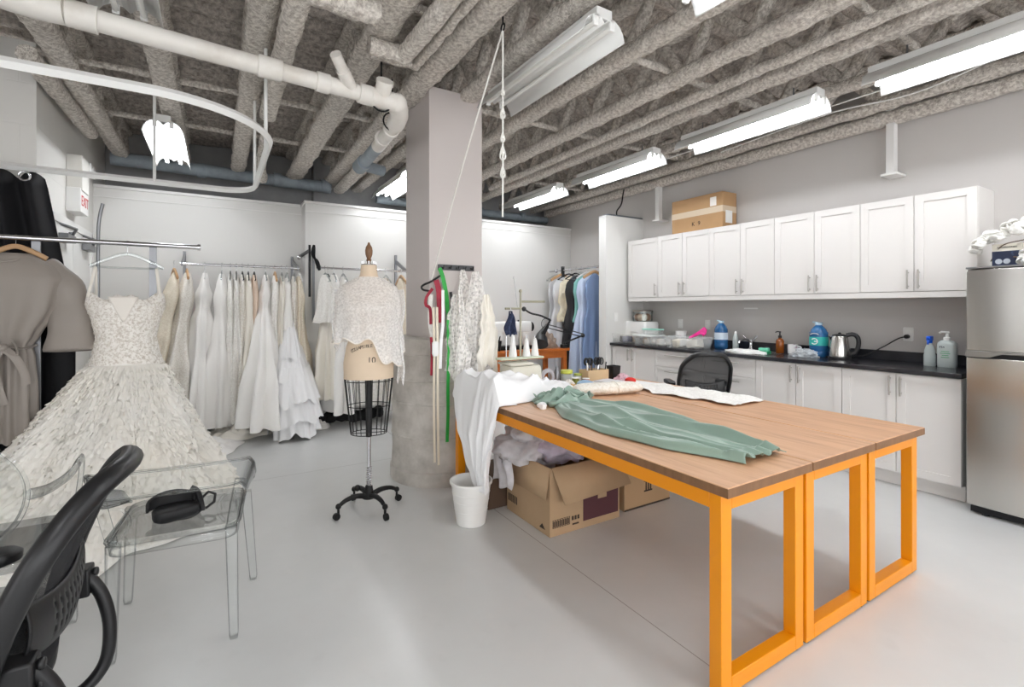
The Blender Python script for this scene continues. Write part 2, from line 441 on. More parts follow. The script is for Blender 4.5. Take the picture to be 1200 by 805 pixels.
# ---- pipes ----------------------------------------------------------------------------------
def pipe(bm, pts, r, seg=18, n=6): tube(bm, smooth_path(pts,n) if len(pts)>2 else pts, r, seg)
t = thing('drain_pipe', 'white plastic drain pipe crossing below the joists and turning beside the column', 'pipe', (0,3.15,2.78))
M_pipe = M_pipew
b = BM(); cyl(b,(-.72,3.10,2.80),(.27,3.16,2.775),.052,20); obj('pipe_run', b, M_pipe, t, world=True)
b = BM(); cyl(b,(.27,3.16,2.775),(.86,3.19,2.76),.050,20); obj('pipe_run', b, M_pipe, t, world=True)
b = BM(); pipe(b,[(-.62,3.10,2.80),(-.74,3.10,2.80),(-.86,3.04,2.79),(-.98,2.93,2.77)],.066); obj('pipe_elbow', b, M_pipe, t, world=True)
b = BM(); cyl(b,(-.98,2.93,2.77),(-1.5,2.42,2.74),.055,20); obj('pipe_run', b, M_pipe, t, world=True)
for x0,x1,r in ((-.62,-.50,.064),(.20,.33,.062),(.52,.60,.06),(.78,.86,.062)):
    b = BM(); k = lambda x: (x, 3.10+(x+.72)*.057, 2.80-(x+.72)*.0255)
    cyl(b,k(x0),k(x1),r,20); obj('coupling', b, M_pipe, t, world=True, bev=.004)
b = BM(); cyl(b,(.74,3.18,2.765),(.66,3.08,2.83),.04,16); cyl(b,(.66,3.08,2.83),(.60,3.0,2.88),.034,16); obj('wye_branch', b, M_pipe, t, world=True)
b = BM(); cyl(b,(.80,3.19,2.76),(1.04,3.2,2.755),.062,20); ball(b,(1.04,3.2,2.755),.066,16,10); cyl(b,(1.04,3.2,2.755),(1.075,3.28,2.74),.064,20)
cyl(b,(.93,3.19,2.765),(.93,3.12,2.83),.052,18); obj('cleanout_tee', b, M_pipe, t, world=True, bev=.003)
b = BM(); cyl(b,(.93,3.125,2.825),(.93,3.105,2.845),.056,10); obj('cleanout_cap', b, M_pipe, t, world=True)
b = BM(); pipe(b,[(1.06,3.24,2.75),(1.10,3.34,2.73),(1.11,3.46,2.71)],.064); obj('pipe_elbow', b, M_pipe, t, world=True)
b = BM(); cyl(b,(1.11,3.44,2.712),(1.13,3.98,2.70),.052,20); obj('pipe_run', b, M_pipe, t, world=True)
for y in (3.56,3.78):
    b = BM(); cyl(b,(1.115,y,2.708),(1.117,y+.035,2.708),.061,20); obj('coupling', b, M_pipe, t, world=True)
b = BM(); cyl(b,(1.13,3.98,2.70),(1.14,4.5,2.69),.052,20); obj('grey_pipe_run', b, M_pipeg, t, world=True)
b = BM(); cyl(b,(1.14,4.42,2.69),(1.14,4.62,2.69),.066,20); cyl(b,(1.14,4.54,2.69),(1.36,4.62,2.685),.05,18); obj('grey_elbow', b, M_pipeg, t, world=True)
b = BM()
for x,y in ((1.10,3.5),(.93,3.19)):
    tube(b,[(x,y,2.78),(x,y,3.05)],.006,6)
    tube(b,[V((x,y,2.74))+V((math.cos(a),0,math.sin(a)))*.066 for a in [2*PI*k/16 for k in range(16)]],.006,6,closed=True)
obj('pipe_hanger', b, M_dark, t, world=True)

b = BM(); cyl(b,(-1.0,6.88,3.03),(1.32,6.92,3.0),.075,20)
for x in (-.2,.62,1.2): cyl(b,(x,6.9,3.015),(x+.09,6.9,3.015),.088,20)
tag(obj('water_pipe', b, M_pipeg, loc=(0,6.9,2.95), world=True), 'thick blue-grey pipe running along the rear wall above the partition', 'pipe')
b = BM(); cyl(b,(1.95,6.95,2.93),(4.95,6.98,2.9),.06,18)
for x in (2.6,3.6,4.4): cyl(b,(x,6.955,2.92),(x+.07,6.955,2.92),.07,18)
tag(obj('water_pipe', b, M_pipeg, loc=(3.4,6.95,2.85), world=True), 'grey pipe above the partition to the right of the column', 'pipe')

def spray_pipe(label, pts, r):
    b = BM()
    P = [V(p) for p in pts]
    for a, c in zip(P, P[1:]): spray_tube(b, a, c, r, r, .008, .04, 12)
    for c in P[1:-1]: ball(b, c, r*1.12, 14, 10)
    tag(obj('sprayed_pipe', b, M_spray, loc=pts[0], world=True, ang=80), label, 'pipe')
spray_pipe('sprayed pipe bending beside the wide joist above the white drain pipe', [(.36,4.5,2.98),(.36,2.85,2.98),(.36,2.62,2.98),(.62,2.64,2.98),(.75,2.66,2.985)], .06)
spray_pipe('sprayed pipe with an elbow between the two joists left of the column', [(.80,3.0,2.99),(1.02,3.02,2.99),(1.03,2.9,2.99),(1.05,1.6,2.99)], .05)
spray_pipe('thin sprayed pipe lying beside the elbowed sprayed pipe', [(.84,3.12,3.0),(1.14,3.12,3.0),(1.15,1.6,3.0)], .028)
spray_pipe('thin sprayed conduit between the joists over the long tables', [(3.22,.4,3.03),(3.24,5.9,3.03)], .035)
spray_pipe('sprayed pipe along the top of the kitchen wall', [(4.93,.3,3.0),(4.93,6.9,3.0)], .06)
spray_pipe('short sprayed pipe end dropping near the rear wall', [(.40,5.2,3.0),(.42,6.1,2.97),(.47,6.5,2.9)], .05)
spray_pipe('heavy sprayed beam stub meeting the block wall', [(-1.05,4.3,3.02),(-1.0,5.9,3.0)], .055)
b = BM(); spray_tube(b,(1.43,4.2,3.0),(1.43,6.9,2.98),.07,.05); o = struct('ceiling_beam', b, M_spray, 'sprayed beam running back from the column', loc=(1.43,5,3), world=True, ang=80)

# wall-mounted drop posts
for (x,y,lab) in ((4.93,1.86,'white drop post with foot plate high on the kitchen wall near the camera'),(4.93,4.42,'white drop post with foot plate above the cardboard carton')):
    t = thing('drop_post', lab, 'bracket', (x,y,2.5))
    b = BM(); box(b,-.035,.035,-.03,.03,.02,.64); obj('post', b, M_trim, t, bev=.003)
    b = BM(); box(b,-.06,.119,-.06,.06,0,.02); obj('foot_plate', b, M_trim, t, bev=.003)

# ---- strip lights -------------------------------------------------------------------------------
M_refl = mat('reflector_white', (232,232,230), .3)
M_tube_on = mat('lit_tube', (255,255,255), .4, emit=((246,249,253), 32.))
M_tube_off = mat('unlit_tube', (238,238,234), .35)
def strip_light(label, loc, lit, L=1.22):
    t = thing('strip_light', label, 'ceiling light', loc, group=None)
    b = BM(); box(b,-.055,.055,0,L,.035,.095); obj('housing', b, M_refl, t, bev=.003)
    b = BM()
    half = [(0,.012),(.02,.03),(.038,.042),(.078,.042),(.112,.02),(.132,-.012),(.146,-.055)]
    prof = [(-x,z) for x,z in reversed(half[1:])]+half
    grid(b, lambda u,v: V((interp([(i/(len(prof)-1),*p) for i,p in enumerate(prof)],u)[0], .0+v*L, interp([(i/(len(prof)-1),*p) for i,p in enumerate(prof)],u)[1])), 36, 1)
    obj('reflector', b, M_refl, t, sol=.003)
    for s in (-1,1):
        b = BM(); cyl(b,(s*.058,.02,.008),(s*.058,L-.02,.008),.0135,12); obj('fluorescent_tube', b, M_tube_on if lit else M_tube_off, t)
        for y in (.0,L-.018):
            b = BM(); box(b,s*.058-.016,s*.058+.016,y,y+.018,-.012,.05); obj('socket', b, M_white, t, bev=.004)
    b = BM()
    for y in (.2,L-.2): tube(b,[(0,y,.09),(0,y,.17)],.006,6)
    obj('hanger_rod', b, M_alu, t)
    return t
ZL = 2.90
for i, (x,y,lit,lab) in enumerate([
    (3.80,.33,1,'lit twin tube strip light nearest the fridge, cut by the right frame edge'),
    (3.80,1.87,1,'lit strip light over the kitchen side, second from the fridge end of its row'),
    (3.80,3.43,1,'lit strip light third along the row over the kitchen side'),
    (3.80,5.05,1,'lit strip light farthest along the row over the kitchen side'),
    (1.79,1.98,0,'unlit strip light hanging over the long tables beside the rope'),
    (1.93,.40,1,'lit strip light only just showing at the top edge over the tables'),
    (1.92,5.35,1,'lit strip light showing behind the column above the mannequin'),
    (-.385,5.0,1,'lit strip light seen end-on inside the curtain track'),
    (-.385,1.98,0,'unlit strip light seen end-on above the white drain pipe'),  # next three fixtures are out of view, added to brighten the room
    (1.9,-1.6,1,'unseen strip light added behind the viewpoint to brighten the middle of the room'),
    (3.8,-1.25,1,'unseen strip light added behind the viewpoint to brighten the kitchen side'),
    (-.385,-1.0,1,'unseen strip light added behind the viewpoint to brighten the left side')]):
    strip_light(lab, (x,y,ZL), lit)
for k,(pts,lab) in enumerate(([[(4.25,1.0,3.0),(4.15,2.2,2.97),(4.2,3.6,3.0),(4.3,5.0,3.0)],'thin white cable strung along the ceiling beside the kitchen wall'],[[(4.05,.5,3.02),(4.3,1.4,2.93),(4.35,2.1,2.99),(4.5,3.2,3.0)],'second thin cable sagging below the joists beside the kitchen lights'])):
    b = BM(); tube(b, smooth_path(pts,12), .006, 6); tag(obj('ceiling_cable', b, M_white, loc=pts[0], world=True), lab, 'cable')

# ---- ceiling curtain track ----------------------------------------------------------------------
t = thing('curtain_track', 'white U-shaped curtain track hung on rods from the ceiling', 'curtain track', (-.6,3.75,2.37))
def arc(cx,cy,r,a0,a1,n=10): return [(cx+r*math.cos(R(a0+(a1-a0)*k/n)), cy+r*math.sin(R(a0+(a1-a0)*k/n)), 2.37) for k in range(n+1)]
path = [(-2.4,2.74,2.37),(-1.2,2.74,2.37)]+arc(-.28,3.29,.55,-90,0,16)+arc(.02,4.50,.25,0,90)+[(-1.2,4.74,2.37),(-2.4,4.74,2.37)]
b = BM(); tube(b, path, .021, 4, flat=(1.15,1.0)); obj('track_rail', b, M_white, t, world=True, ang=30)
for x,y in ((-.42,4.745),(.27,3.50),(.262,4.42)):
    b = BM(); cyl(b,(x,y,2.37),(x,y,3.06),.011,10); obj('drop_rod', b, M_white, t, world=True)

# ---- rope ----------------------------------------------------------------------------------------
M_rope = mat('white_rope', (232,230,224), .8, bump=(300,.5,.002))
t = thing('hanging_rope', 'white rope tied to the ceiling, one end slanting to the column and one dangling', 'rope', (1.41,2.42,2.98))
b = BM(); tube(b, smooth_path([(1.41,2.42,2.98),(1.40,2.95,2.30),(1.415,3.53,1.58)],10), .0055, 8); obj('slanting_line', b, M_rope, t, world=True)
b = BM()
tube(b, smooth_path([(1.41,2.42,2.98),(1.412,2.425,2.6),(1.41,2.42,2.25),(1.408,2.42,1.9)],8), .0055, 8)
for z0,w in ((2.62,.012),(2.50,.02),(2.36,.016),(2.27,.025),(2.16,.02)):
    tube(b,[V((1.41+w*math.cos(a)*.6,2.42+w*math.sin(a*2)*.4,z0+w*1.6*math.sin(a))) for a in [2*PI*k/16 for k in range(16)]],.005,6,closed=True)
    ball(b,(1.41,2.42,z0),.013,10,8)
obj('dangling_line', b, M_rope, t, world=True)
b = BM(); tube(b,[V((1.41,2.42+.02*math.cos(a),2.995+.02*math.sin(a))) for a in [2*PI*k/14 for k in range(14)]],.005,6,closed=True); cyl(b,(1.41,2.42,3.01),(1.41,2.42,3.2),.005,6); obj('ceiling_hook', b, M_dark, t, world=True)
# ---- kitchen ------------------------------------------------------------------------------------
M_cab = mat('cabinet_white', (225,222,219), .38)
M_counter = mat('black_laminate', (30,30,34), .22, var=(8,(48,48,54),.3,.8))
M_inox = mat('brushed_steel', (204,202,198), .22, 1., bump=(18,.06,.002), stretch=(30,30,.6))
M_nickel = mat('satin_nickel', (176,172,166), .35, 1.)

def shaker(bm, xf, y0, y1, z0, z1, s=.058):
    g = .0025; y0+=g; y1-=g; z0+=g; z1-=g
    box(bm, xf+.010, xf+.02, y0+s*.8, y1-s*.8, z0+s*.8, z1-s*.8)
    box(bm, xf, xf+.02, y0, y0+s, z0, z1); box(bm, xf, xf+.02, y1-s, y1, z0, z1)
    box(bm, xf, xf+.02, y0+s, y1-s, z0, z0+s); box(bm, xf, xf+.02, y0+s, y1-s, z1-s, z1)
def bar_handle(bm, p, L, vertical=True):
    x,y,z = p
    if vertical:
        cyl(bm,(x-.03,y,z-L/2),(x-.03,y,z+L/2),.006,10)
        for k in (-.36,.36): cyl(bm,(x-.03,y,z+k*L),(x,y,z+k*L),.004,8)
    else:
        cyl(bm,(x-.03,y-L/2,z),(x-.03,y+L/2,z),.006,10)
        for k in (-.36,.36): cyl(bm,(x-.03,y+k*L,z),(x,y+k*L,z),.004,8)
def cabinet(label, xf, y0, y1, z0, z1, doors, group, hz, kick=False, drawers=None):
    """doors: list of (ya, yb, handle side -1/+1 in y or 0)"""
    t = thing('upper_cabinet' if not kick else 'base_cabinet', label, 'cabinet', (xf+.02,(y0+y1)/2,z0), 0, group)
    b = BM(); box(b, xf+.0205, XW-.002, y0+.0005, y1-.0005, z0, z1)
    obj('body', b, M_cab, t, world=True)
    if kick:
        b = BM(); box(b, xf+.075, xf+.09, y0, y1, 0.001, z0); obj('toe_kick', b, M_cab, t, world=True)
    for ya, yb, h in doors:
        b = BM(); shaker(b, xf, ya, yb, z0, z1); d = obj('door', b, M_cab, t, world=True)
        hy = (yb-.035) if h > 0 else (ya+.035)
        b = BM(); bar_handle(b, (xf,hy,hz), .15); o = obj('handle', b, M_nickel, d, loc=(0,0,0), world=False)
        o.location = -(V(t.location)); 
    for za, zb in (drawers or []):
        b = BM(); shaker(b, xf, y0, y1, za, zb, .03); d = obj('drawer', b, M_cab, t, world=True)
        b = BM(); bar_handle(b, (xf,(y0+y1)/2,zb-.05), min(.3,(y1-y0)*.5), False); o = obj('handle', b, M_nickel, d); o.location = -V(t.location)
    return t
XU = 4.70
uy = [yx(p, XU) for p in (736,771,799.5,831,867.5,907.5,954,1008,1071,1146)]
UG = 'white upper cabinets along the kitchen wall'
for lab, i, n in (('single-door white upper cabinet at the partition end of the row',0,1),('double-door white upper cabinet directly beneath the left of the cardboard carton',1,2),('double-door white upper cabinet in the middle of the row, right of the carton',3,2),('double-door white upper cabinet above the kettle and large blue bottle',5,2),('double-door white upper cabinet beside the fridge, widest of the row',7,2)):
    ys = uy[i:i+n+1]
    if n == 1: ds = [(ys[1],ys[0],-1)]
    else: ds = [(ys[1],ys[0],-1),(ys[2],ys[1],1)]
    cabinet(lab, XU, ys[-1], ys[0], 1.505, 2.262, ds, None, 1.60)
b = BM(); box(b, XU+.004, XU+.03, uy[-1], uy[0], 1.455, 1.503); box(b, XU+.03, XW-.002, uy[0]-.02, uy[0], 1.455,1.503); box(b, XU+.03, XW-.002, uy[-1], uy[-1]+.02, 1.455,1.503)
tag(obj('cabinet_valance', b, M_cab, loc=(XU,3,1.455), world=True, bev=.002), 'white light rail board running under the upper cabinets', 'valance')

XL = 4.45
ly = [yx(p, XL) for p in (717.5,739.5,767,822,885.6,932.5,986.5,1050,1127)]
Z0, Z1 = .115, .875
cabinet('double-door white base cabinet at the partition end under the plastic tubs', XL, ly[2], ly[0], Z0, Z1, [(ly[1],ly[0],-1),(ly[2],ly[1],1)], None, .78, True)
cabinet('white drawer unit between the end base cabinet and the black chair', XL, ly[3], ly[2], Z0, Z1, [], None, .8, True, [(Z0,.38),(.38,.69),(.69,Z1)])
cabinet('white drawer unit below the sink, right of the black chair back', XL, ly[4], ly[3], Z0, Z1, [], None, .8, True, [(Z0,.38),(.38,.69),(.69,Z1)])
cabinet('double-door white base cabinet under the soap bottle and kettle', XL, ly[6], ly[4], Z0, Z1, [(ly[5],ly[4],-1),(ly[6],ly[5],1)], None, .78, True)
cabinet('double-door white base cabinet next to the fridge', XL, ly[8], ly[6], Z0, Z1, [(ly[7],ly[6],-1),(ly[8],ly[7],1)], None, .78, True)
b = BM(); box(b, 4.42, XW-.002, ly[8]-.01, 4.795, .88, .915); box(b, XW-.022, XW-.002, ly[8]-.01, 4.795, .915, 1.0)
tag(obj('countertop', b, M_counter, loc=(4.7,3,.88), world=True, bev=.004), 'glossy black laminate countertop with backsplash strip', 'countertop')

# fridge
t = thing('fridge', 'stainless steel two-door fridge at the right edge', 'fridge', (4.64,.86,0))
b = BM(); box(b, 4.37, 4.99, .53, 1.20, .05, 1.635); obj('body', b, mat('fridge_side',(150,150,150),.4,.5), t, world=True, bev=.008)
def fdoor(z0,z1):
    b = BM(); pl = [(4.365,.525),(4.365,1.205),(4.315,1.205)]+[(4.30+.014*(abs(k/8-1))**3, 1.195-.67*k/16) for k in range(1,16)]+[(4.315,.525)]
    prism(b, pl, z0, z1, 'z'); return b
obj('freezer_door', fdoor(1.092,1.63), M_inox, t, world=True, bev=.004)
obj('fridge_door', fdoor(.062,1.045), M_inox, t, world=True, bev=.004)
b = BM(); prism(b, [(1.205,1.05),(1.205,1.09),(.525,1.09),(.525,1.075),(1.03,1.075),(1.09,1.05)], 4.297, 4.366, 'x'); obj('handle_strip', b, mat('handle_grey',(148,146,142),.35,.8), t, world=True, bev=.003)
b = BM(); box(b,4.33,4.365,.53,1.2,1.046,1.09); obj('handle_recess', b, M_black, t, world=True)
b = BM(); box(b,4.34,4.97,.54,1.19,.012,.05); cyl(b,(4.36,1.12,0),(4.36,1.12,.02),.02); cyl(b,(4.36,.6,0),(4.36,.6,.02),.02); obj('base_grille', b, M_dark, t, world=True)
b = BM(); box(b,4.30,4.99,.525,1.205,1.636,1.648); obj('top_cover', b, mat('fridge_top',(120,120,120),.4,.4), t, world=True, bev=.003)

# things on the fridge
t = thing('camera_box', 'small carton with dark blue picture front on top of the fridge', 'box', (4.66,1.075,1.649))
b = BM(); box(b,-.06,.06,-.075,.075,0,.165); obj('carton', b, mat('box_cream',(226,220,206),.5), t, bev=.002)
b = BM(); box(b,-.0612,-.06,-.074,.074,.002,.115); obj('blue_print', b, mat('navy_print',(34,42,66),.4,var=(24,(66,80,112),.55,.75)), t)
b = BM(); 
for y in (.035,.0): lathe(b,[(.018,0),(.018,.001)],16,(0,0,0))
for i,v in enumerate(b.verts): v.co = V((-.0613-v.co.z, v.co.x+(.04 if i < 32 else 0.0), v.co.y+.045))
obj('lens_print', b, mat('print_grey',(190,196,205),.4), t)
text('lettering','ACCESSORIES',.016,(-.0612,0,.14),(R(90),0,R(-90)),M_black,t)
M_petal = mat('silk_petal', (250,249,246), .7, var=(30,(228,226,216),.4,.8))
t = thing('flower_garland', 'spray of white artificial blossoms lying over the carton on the fridge', 'artificial flowers', (4.62,.98,1.83))
b = BM()
def blossom(bm, c, r, n=11):
    for k in range(n):
        th, ph = rnd(0,2*PI), rnd(.0,2.4)
        d = V((math.sin(ph)*math.cos(th), math.sin(ph)*math.sin(th), math.cos(ph)))
        rot = d.to_track_quat('Z','Y').to_matrix().to_4x4()
        M = Matrix.Translation(V(c)+d*r*.62) @ rot @ Matrix.Rotation(rnd(-.5,.5),4,'X') @ Matrix.Diagonal((r*.6,r*.5,r*.14,1))
        bmesh.ops.create_icosphere(bm, subdivisions=2, radius=1, matrix=M)
pts = []
for k in range(30):
    u = k/29
    y = 1.24-.48*u; z = 1.80+.13*math.sin(u*2.3+.1)+rnd(-.03,.03); pts.append((4.60+rnd(-.06,.06), y, z))
pts += [(4.57+rnd(-.02,.02),.99-.02*i,1.69+.04*(i%3)) for i in range(7)]
for p in pts: blossom(b, p, rnd(.036,.052), 13)
obj('blossoms', b, M_petal, t, world=True, ang=80)
b = BM(); tube(b, smooth_path([(4.62,1.16,1.70),(4.60,1.1,1.80),(4.61,1.0,1.83),(4.62,.85,1.85)],6), .004, 6); tube(b, smooth_path([(4.585,1.04,1.72),(4.58,.95,1.70),(4.58,.86,1.66)],6), .004, 6)
obj('stem', b, mat('brown_wire',(96,78,62),.6), t, world=True)

# carton on the upper cabinets
M_card = mat('cardboard', (184,148,108), .8, var=(3,(172,136,98),.3,.8), bump=(40,.05,.002))
M_tape = mat('clear_tape', (214,196,172), .2)
M_ink = mat('print_ink', (60,48,40), .7)
t = thing('cardboard_carton', 'long cardboard carton lying on top of the upper cabinets', 'box', (4.78,3.727,2.263))
b = BM(); box(b,0,.25,-.35,.35,0,.405); obj('carton', b, M_card, t, bev=.004)
b = BM(); box(b,-.0012,.0,-.35,.35,.18,.25); box(b,-.0012,.25,-.3512,-.35,.18,.25); obj('tape', b, M_tape, t)
b = BM(); box(b,.05,.17,-.3515,-.35,.06,.2); obj('shipping_label', b, M_white, t)
b = BM(); box(b,-.0016,-.0,-.27,-.19,.26,.36); obj('packing_slip', b, mat('slip_plastic',(236,232,226),.3), t)
text('lettering','K  9',.07,(-.0015,.0,.09),(R(90),0,R(-90)),M_ink,t)

# wall plates
def plate(lab, loc, rz, kind):
    t = thing('light_switch' if kind=='switch' else 'wall_outlet', lab, 'switch' if kind=='switch' else 'outlet', loc, rz)
    b = BM(); prism(b, rrect(.072,.116,.008), 0,.006,'x'); obj('plate', b, M_trim, t)
    b = BM()
    if kind=='switch': box(b,-.0025,.0,-.017,.017,-.033,.033)
    else:
        for z in (-.022,.022): prism(b, rrect(.034,.03,.01,4,0,z), -.002, .0, 'x')
    obj('rocker' if kind=='switch' else 'socket', b, M_white, t)
    return t
plate('white rocker switch on the partition end beside the kitchen', (4.36+.06,4.80-.006,1.02+.03), R(90), 'switch').location = (xy(722,4.794),4.794,1.25)
for px,lab in ((797,'blank looking white outlet behind the plastic tubs'),(829,'white outlet above the magenta piece beside the first blue bottle')):
    plate(lab,(XW-.007,yx(px,5.04),1.17),0,'outlet')
ho = plate('white outlet with a black plug near the fridge',(XW-.007,yx(1064,5.04),1.15),0,'outlet')
b = BM(); box(b,XW-.012,XW,yx(888,5.04),yx(872,5.04),1.36,1.375); tag(obj('raceway_strip', b, M_trim, loc=(XW-.01,3.1,1.36), world=True), 'short white raceway strip on the wall above the sink', 'strip')

# ---- things on the counter --------------------------------------------------------------------------
ZC = .9155
def at_c(px, X): return (X, yx(px, X), ZC)
M_bluep = mat('blue_bottle_plastic', (50,116,176), .2, trans=.35)
M_lblue = mat('blue_label', (40,90,150), .5)
M_teal = mat('teal_label', (48,178,170), .45)
M_cap = mat('pale_blue_cap', (190,216,232), .4)
def jug(lab, px, X, h, r, label2):
    t = thing('water_bottle', lab, 'bottle', at_c(px,X))
    b = BM(); lathe(b,[(r*.88,0),(r,.012),(r,.05),(r*.95,.06),(r,.07),(r,h*.42),(r*.98,h*.62),(r*.98,h*.68),(r*.8,h*.82),(r*.5,h*.91),(r*.32,h*.95),(r*.30,h)],32); obj('bottle', b, M_bluep, t)
    b = BM(); lathe(b,[(r*.40,h*.955),(r*.42,h*1.0),(r*.38,h*1.035)],24); tube(b,[(-r*.2,0,h*1.03),(-r*.2,r*.55,h*1.05),(r*.1,r*.7,h*1.03)],.006,8); obj('cap', b, M_cap, t)
    b = BM(); lathe(b,[(r*1.005,h*.34),(r*1.005,h*.60)],32,cap0=False,cap1=False); obj('label', b, label2, t)
    for z in (h*.14,h*.24,h*.70):
        b = BM(); lathe(b,[(r*(.99 if z<h*.5 else .97),z),(r*(1.02 if z<h*.5 else 1.0),z+.006),(r*(.99 if z<h*.5 else .97),z+.012)],32,cap0=False,cap1=False); obj('rib', b, M_bluep, t)
    return t
jug('large blue water bottle with a white label by the sink',845,4.86,.30,.072, mat('white_label',(214,226,238),.5))
j2 = jug('large blue water bottle with a teal label beside the kettle',959.5,4.86,.31,.078, M_teal)
b = BM(); tube(b,[V((-.079*math.cos(.0),0,0))+V((-.001,.028*math.cos(a),.145+.026*math.sin(a))) for a in [R(40+280*k/20) for k in range(21)]],.005,6); tube(b,[(-.08,.0,.145),(-.08,-.024,.145)],.005,6)
obj('label_emblem', b, M_white, j2)
for jj in (j2,):
    b = BM(); tube(b,[V((-.0775,.036*math.cos(a),.205+.014*math.sin(a))) for a in [R(10+160*k/14) for k in range(15)]],.004,6); obj('label_script', b, M_white, jj)

# kettle
ket = t = thing('kettle', 'brushed steel electric kettle with black handle beside the blue bottle', 'kettle', at_c(984,4.80), R(-60))
b = BM(); lathe(b,[(.083,.02),(.084,.03),(.078,.10),(.066,.185),(.060,.205)],32); obj('body', b, M_inox, t)
b = BM(); lathe(b,[(.088,0),(.09,.012),(.086,.022)],32); obj('power_base', b, M_black, t)
b = BM(); lathe(b,[(.060,.204),(.056,.215),(.03,.222),(.012,.224),(.012,.234),(.004,.238)],24); obj('lid', b, M_black, t)
b = BM(); tube(b, smooth_path([(.05,0,.212),(.10,0,.222),(.135,0,.19),(.138,0,.12),(.115,0,.06),(.082,0,.045)],6), .014, 10, flat=(1.3,.9)); obj('handle', b, M_black, t)
b = BM(); loft(b,[[V((-.055,-.02,.19)),V((-.055,.02,.19)),V((-.062,0,.15))],[V((-.085,-.012,.205)),V((-.085,.012,.205)),V((-.088,0,.195))]]); obj('spout', b, M_inox, t)

b = BM(); y = yx(1064,5.04)
cyl(b,(5.0,y,1.13),(5.036,y,1.13),.017,12)
tube(b, smooth_path([(5.0,y,1.13),(4.98,y+.05,1.11),(4.97,y+.16,1.03),(4.93,y+.30,.945),(4.86,y+.50,.922),(4.85,y+.62,.922),(4.84,yx(984,4.82)-.08,.925)],8), .005, 8)
o = obj('power_cord', b, M_black, ket); o.matrix_parent_inverse = ket.matrix_basis.inverted()
# soap bottle
M_amber = mat('amber_plastic', (168,88,22), .15, trans=.45)
t = thing('soap_dispenser', 'amber soap bottle with black pump left of the second blue bottle', 'bottle', at_c(914,4.86))
b = BM(); lathe(b,[(.034,0),(.038,.006),(.038,.12),(.03,.14),(.014,.15),(.014,.16)],24); obj('bottle', b, M_amber, t)
b = BM(); lathe(b,[(.017,.155),(.017,.178),(.008,.18),(.006,.215)],16); tube(b,[(0,-.01,.215),(0,.03,.218),(0,.045,.208)],.006,8); obj('pump', b, M_black, t)
# sponge, mug, bag, cloth, faucet, sink
t = thing('sponge','green and teal dish sponges on the counter beside the sink','sponge',at_c(896,4.74))
b = BM(); obox(b,(0,0,.012),(.07,.1,.024)); obj('scouring_pad', b, mat('sponge_green',(44,150,104),.9,bump=(90,.8,.004)), t, bev=.006)
b = BM(); obox(b,(.0,.005,.038),(.066,.09,.028),(0,0,.2)); obj('foam', b, mat('sponge_mint',(120,206,176),.9,bump=(90,.8,.004)), t, bev=.006)
t = thing('patterned_mug','white mug with a faint floral print behind the plastic bag','mug',at_c(929,4.88))
b = BM(); lathe(b,[(.035,0),(.044,.01),(.046,.095),(.042,.095),(.04,.014),(.0,.012)],28,cap1=False); obj('cup', b, mat('mug_floral',(238,236,236),.25,var=(28,(186,150,170),.58,.66)), t)
b = BM(); tube(b, smooth_path([(0,-.044,.08),(0,-.078,.075),(0,-.078,.03),(0,-.044,.022)],5), .006, 8); obj('handle', b, M_white, t)
M_film = lacemat('plastic_film', (226,232,236), 30, .3,.7,.3,.6, rough=.15)
def crumple(name, loc, rx, ry, h, seed, m, lab, cat, amp=.35, n=28, sol=.0, world=False):
    b = BM()
    def f(u,v):
        a = u*2*PI; p = v*PI*.5
        k = 1+amp*nz(math.cos(a)*2+seed,math.sin(a)*2,v*3)+amp*.6*nz(math.cos(a)*5+seed,math.sin(a)*5,v*7)
        return V((rx*math.cos(a)*math.sin(p+.02)*k, ry*math.sin(a)*math.sin(p+.02)*k, max(.001,h*math.cos(p)*k)))
    grid(b,f,n*2,n,True)
    return tag(obj(name,b,m,loc=loc,ang=80,sol=sol), lab, cat)
crumple('plastic_bag', at_c(943,4.70), .09,.11,.07, 3., M_film, 'crumpled clear plastic bag in front of the second blue bottle','bag')
crumple('dish_cloth', at_c(873,4.62), .13,.22,.035, 8., mat('dish_cloth_white',(236,236,234),.85), 'white dish cloth spread by the sink','cloth', .2)
t = thing('sink_faucet','chrome two-lever faucet behind the sink','faucet',at_c(880,4.95))
b = BM(); lathe(b,[(.03,0),(.028,.015),(.016,.03),(.016,.10),(.012,.11)],20); obj('faucet_body', b, M_steel, t)
b = BM(); tube(b, smooth_path([(0,0,.08),(-.05,.01,.12),(-.13,.03,.11),(-.16,.035,.08)],6), .011, 10); obj('spout', b, M_steel, t)
for s in (-1,1):
    b = BM(); tube(b,[(0,s*.012,.085),(-.01,s*.05,.125),(-.02,s*.085,.16)],[.009,.008,.006],10); obj('lever', b, M_steel, t)
yb = yx(880,4.7)
t = thing('sink_basin','stainless sink rim set in the black countertop','sink',(4.72,yb,ZC))
b = BM(); grid(b, lambda u,v: V([(lambda q,w:(q[0]*w[0],q[1]*w[0],w[1]))(rrect(.40,.50,.06,6)[min(27,int(u*28))%28], [(1.0,.001),(1.0,.004),(.93,.004),(.92,.002),(.90,.0015)][int(round(v*4))])][0]), 28, 4, True); obj('rim', b, M_inox, t)
b = BM(); grid(b, lambda u,v: V((-.17+.34*u,-.215+.43*v,.0012)), 2,2); obj('bowl_plate', b, M_inox, t)  # flat steel sheet standing in for the bowl
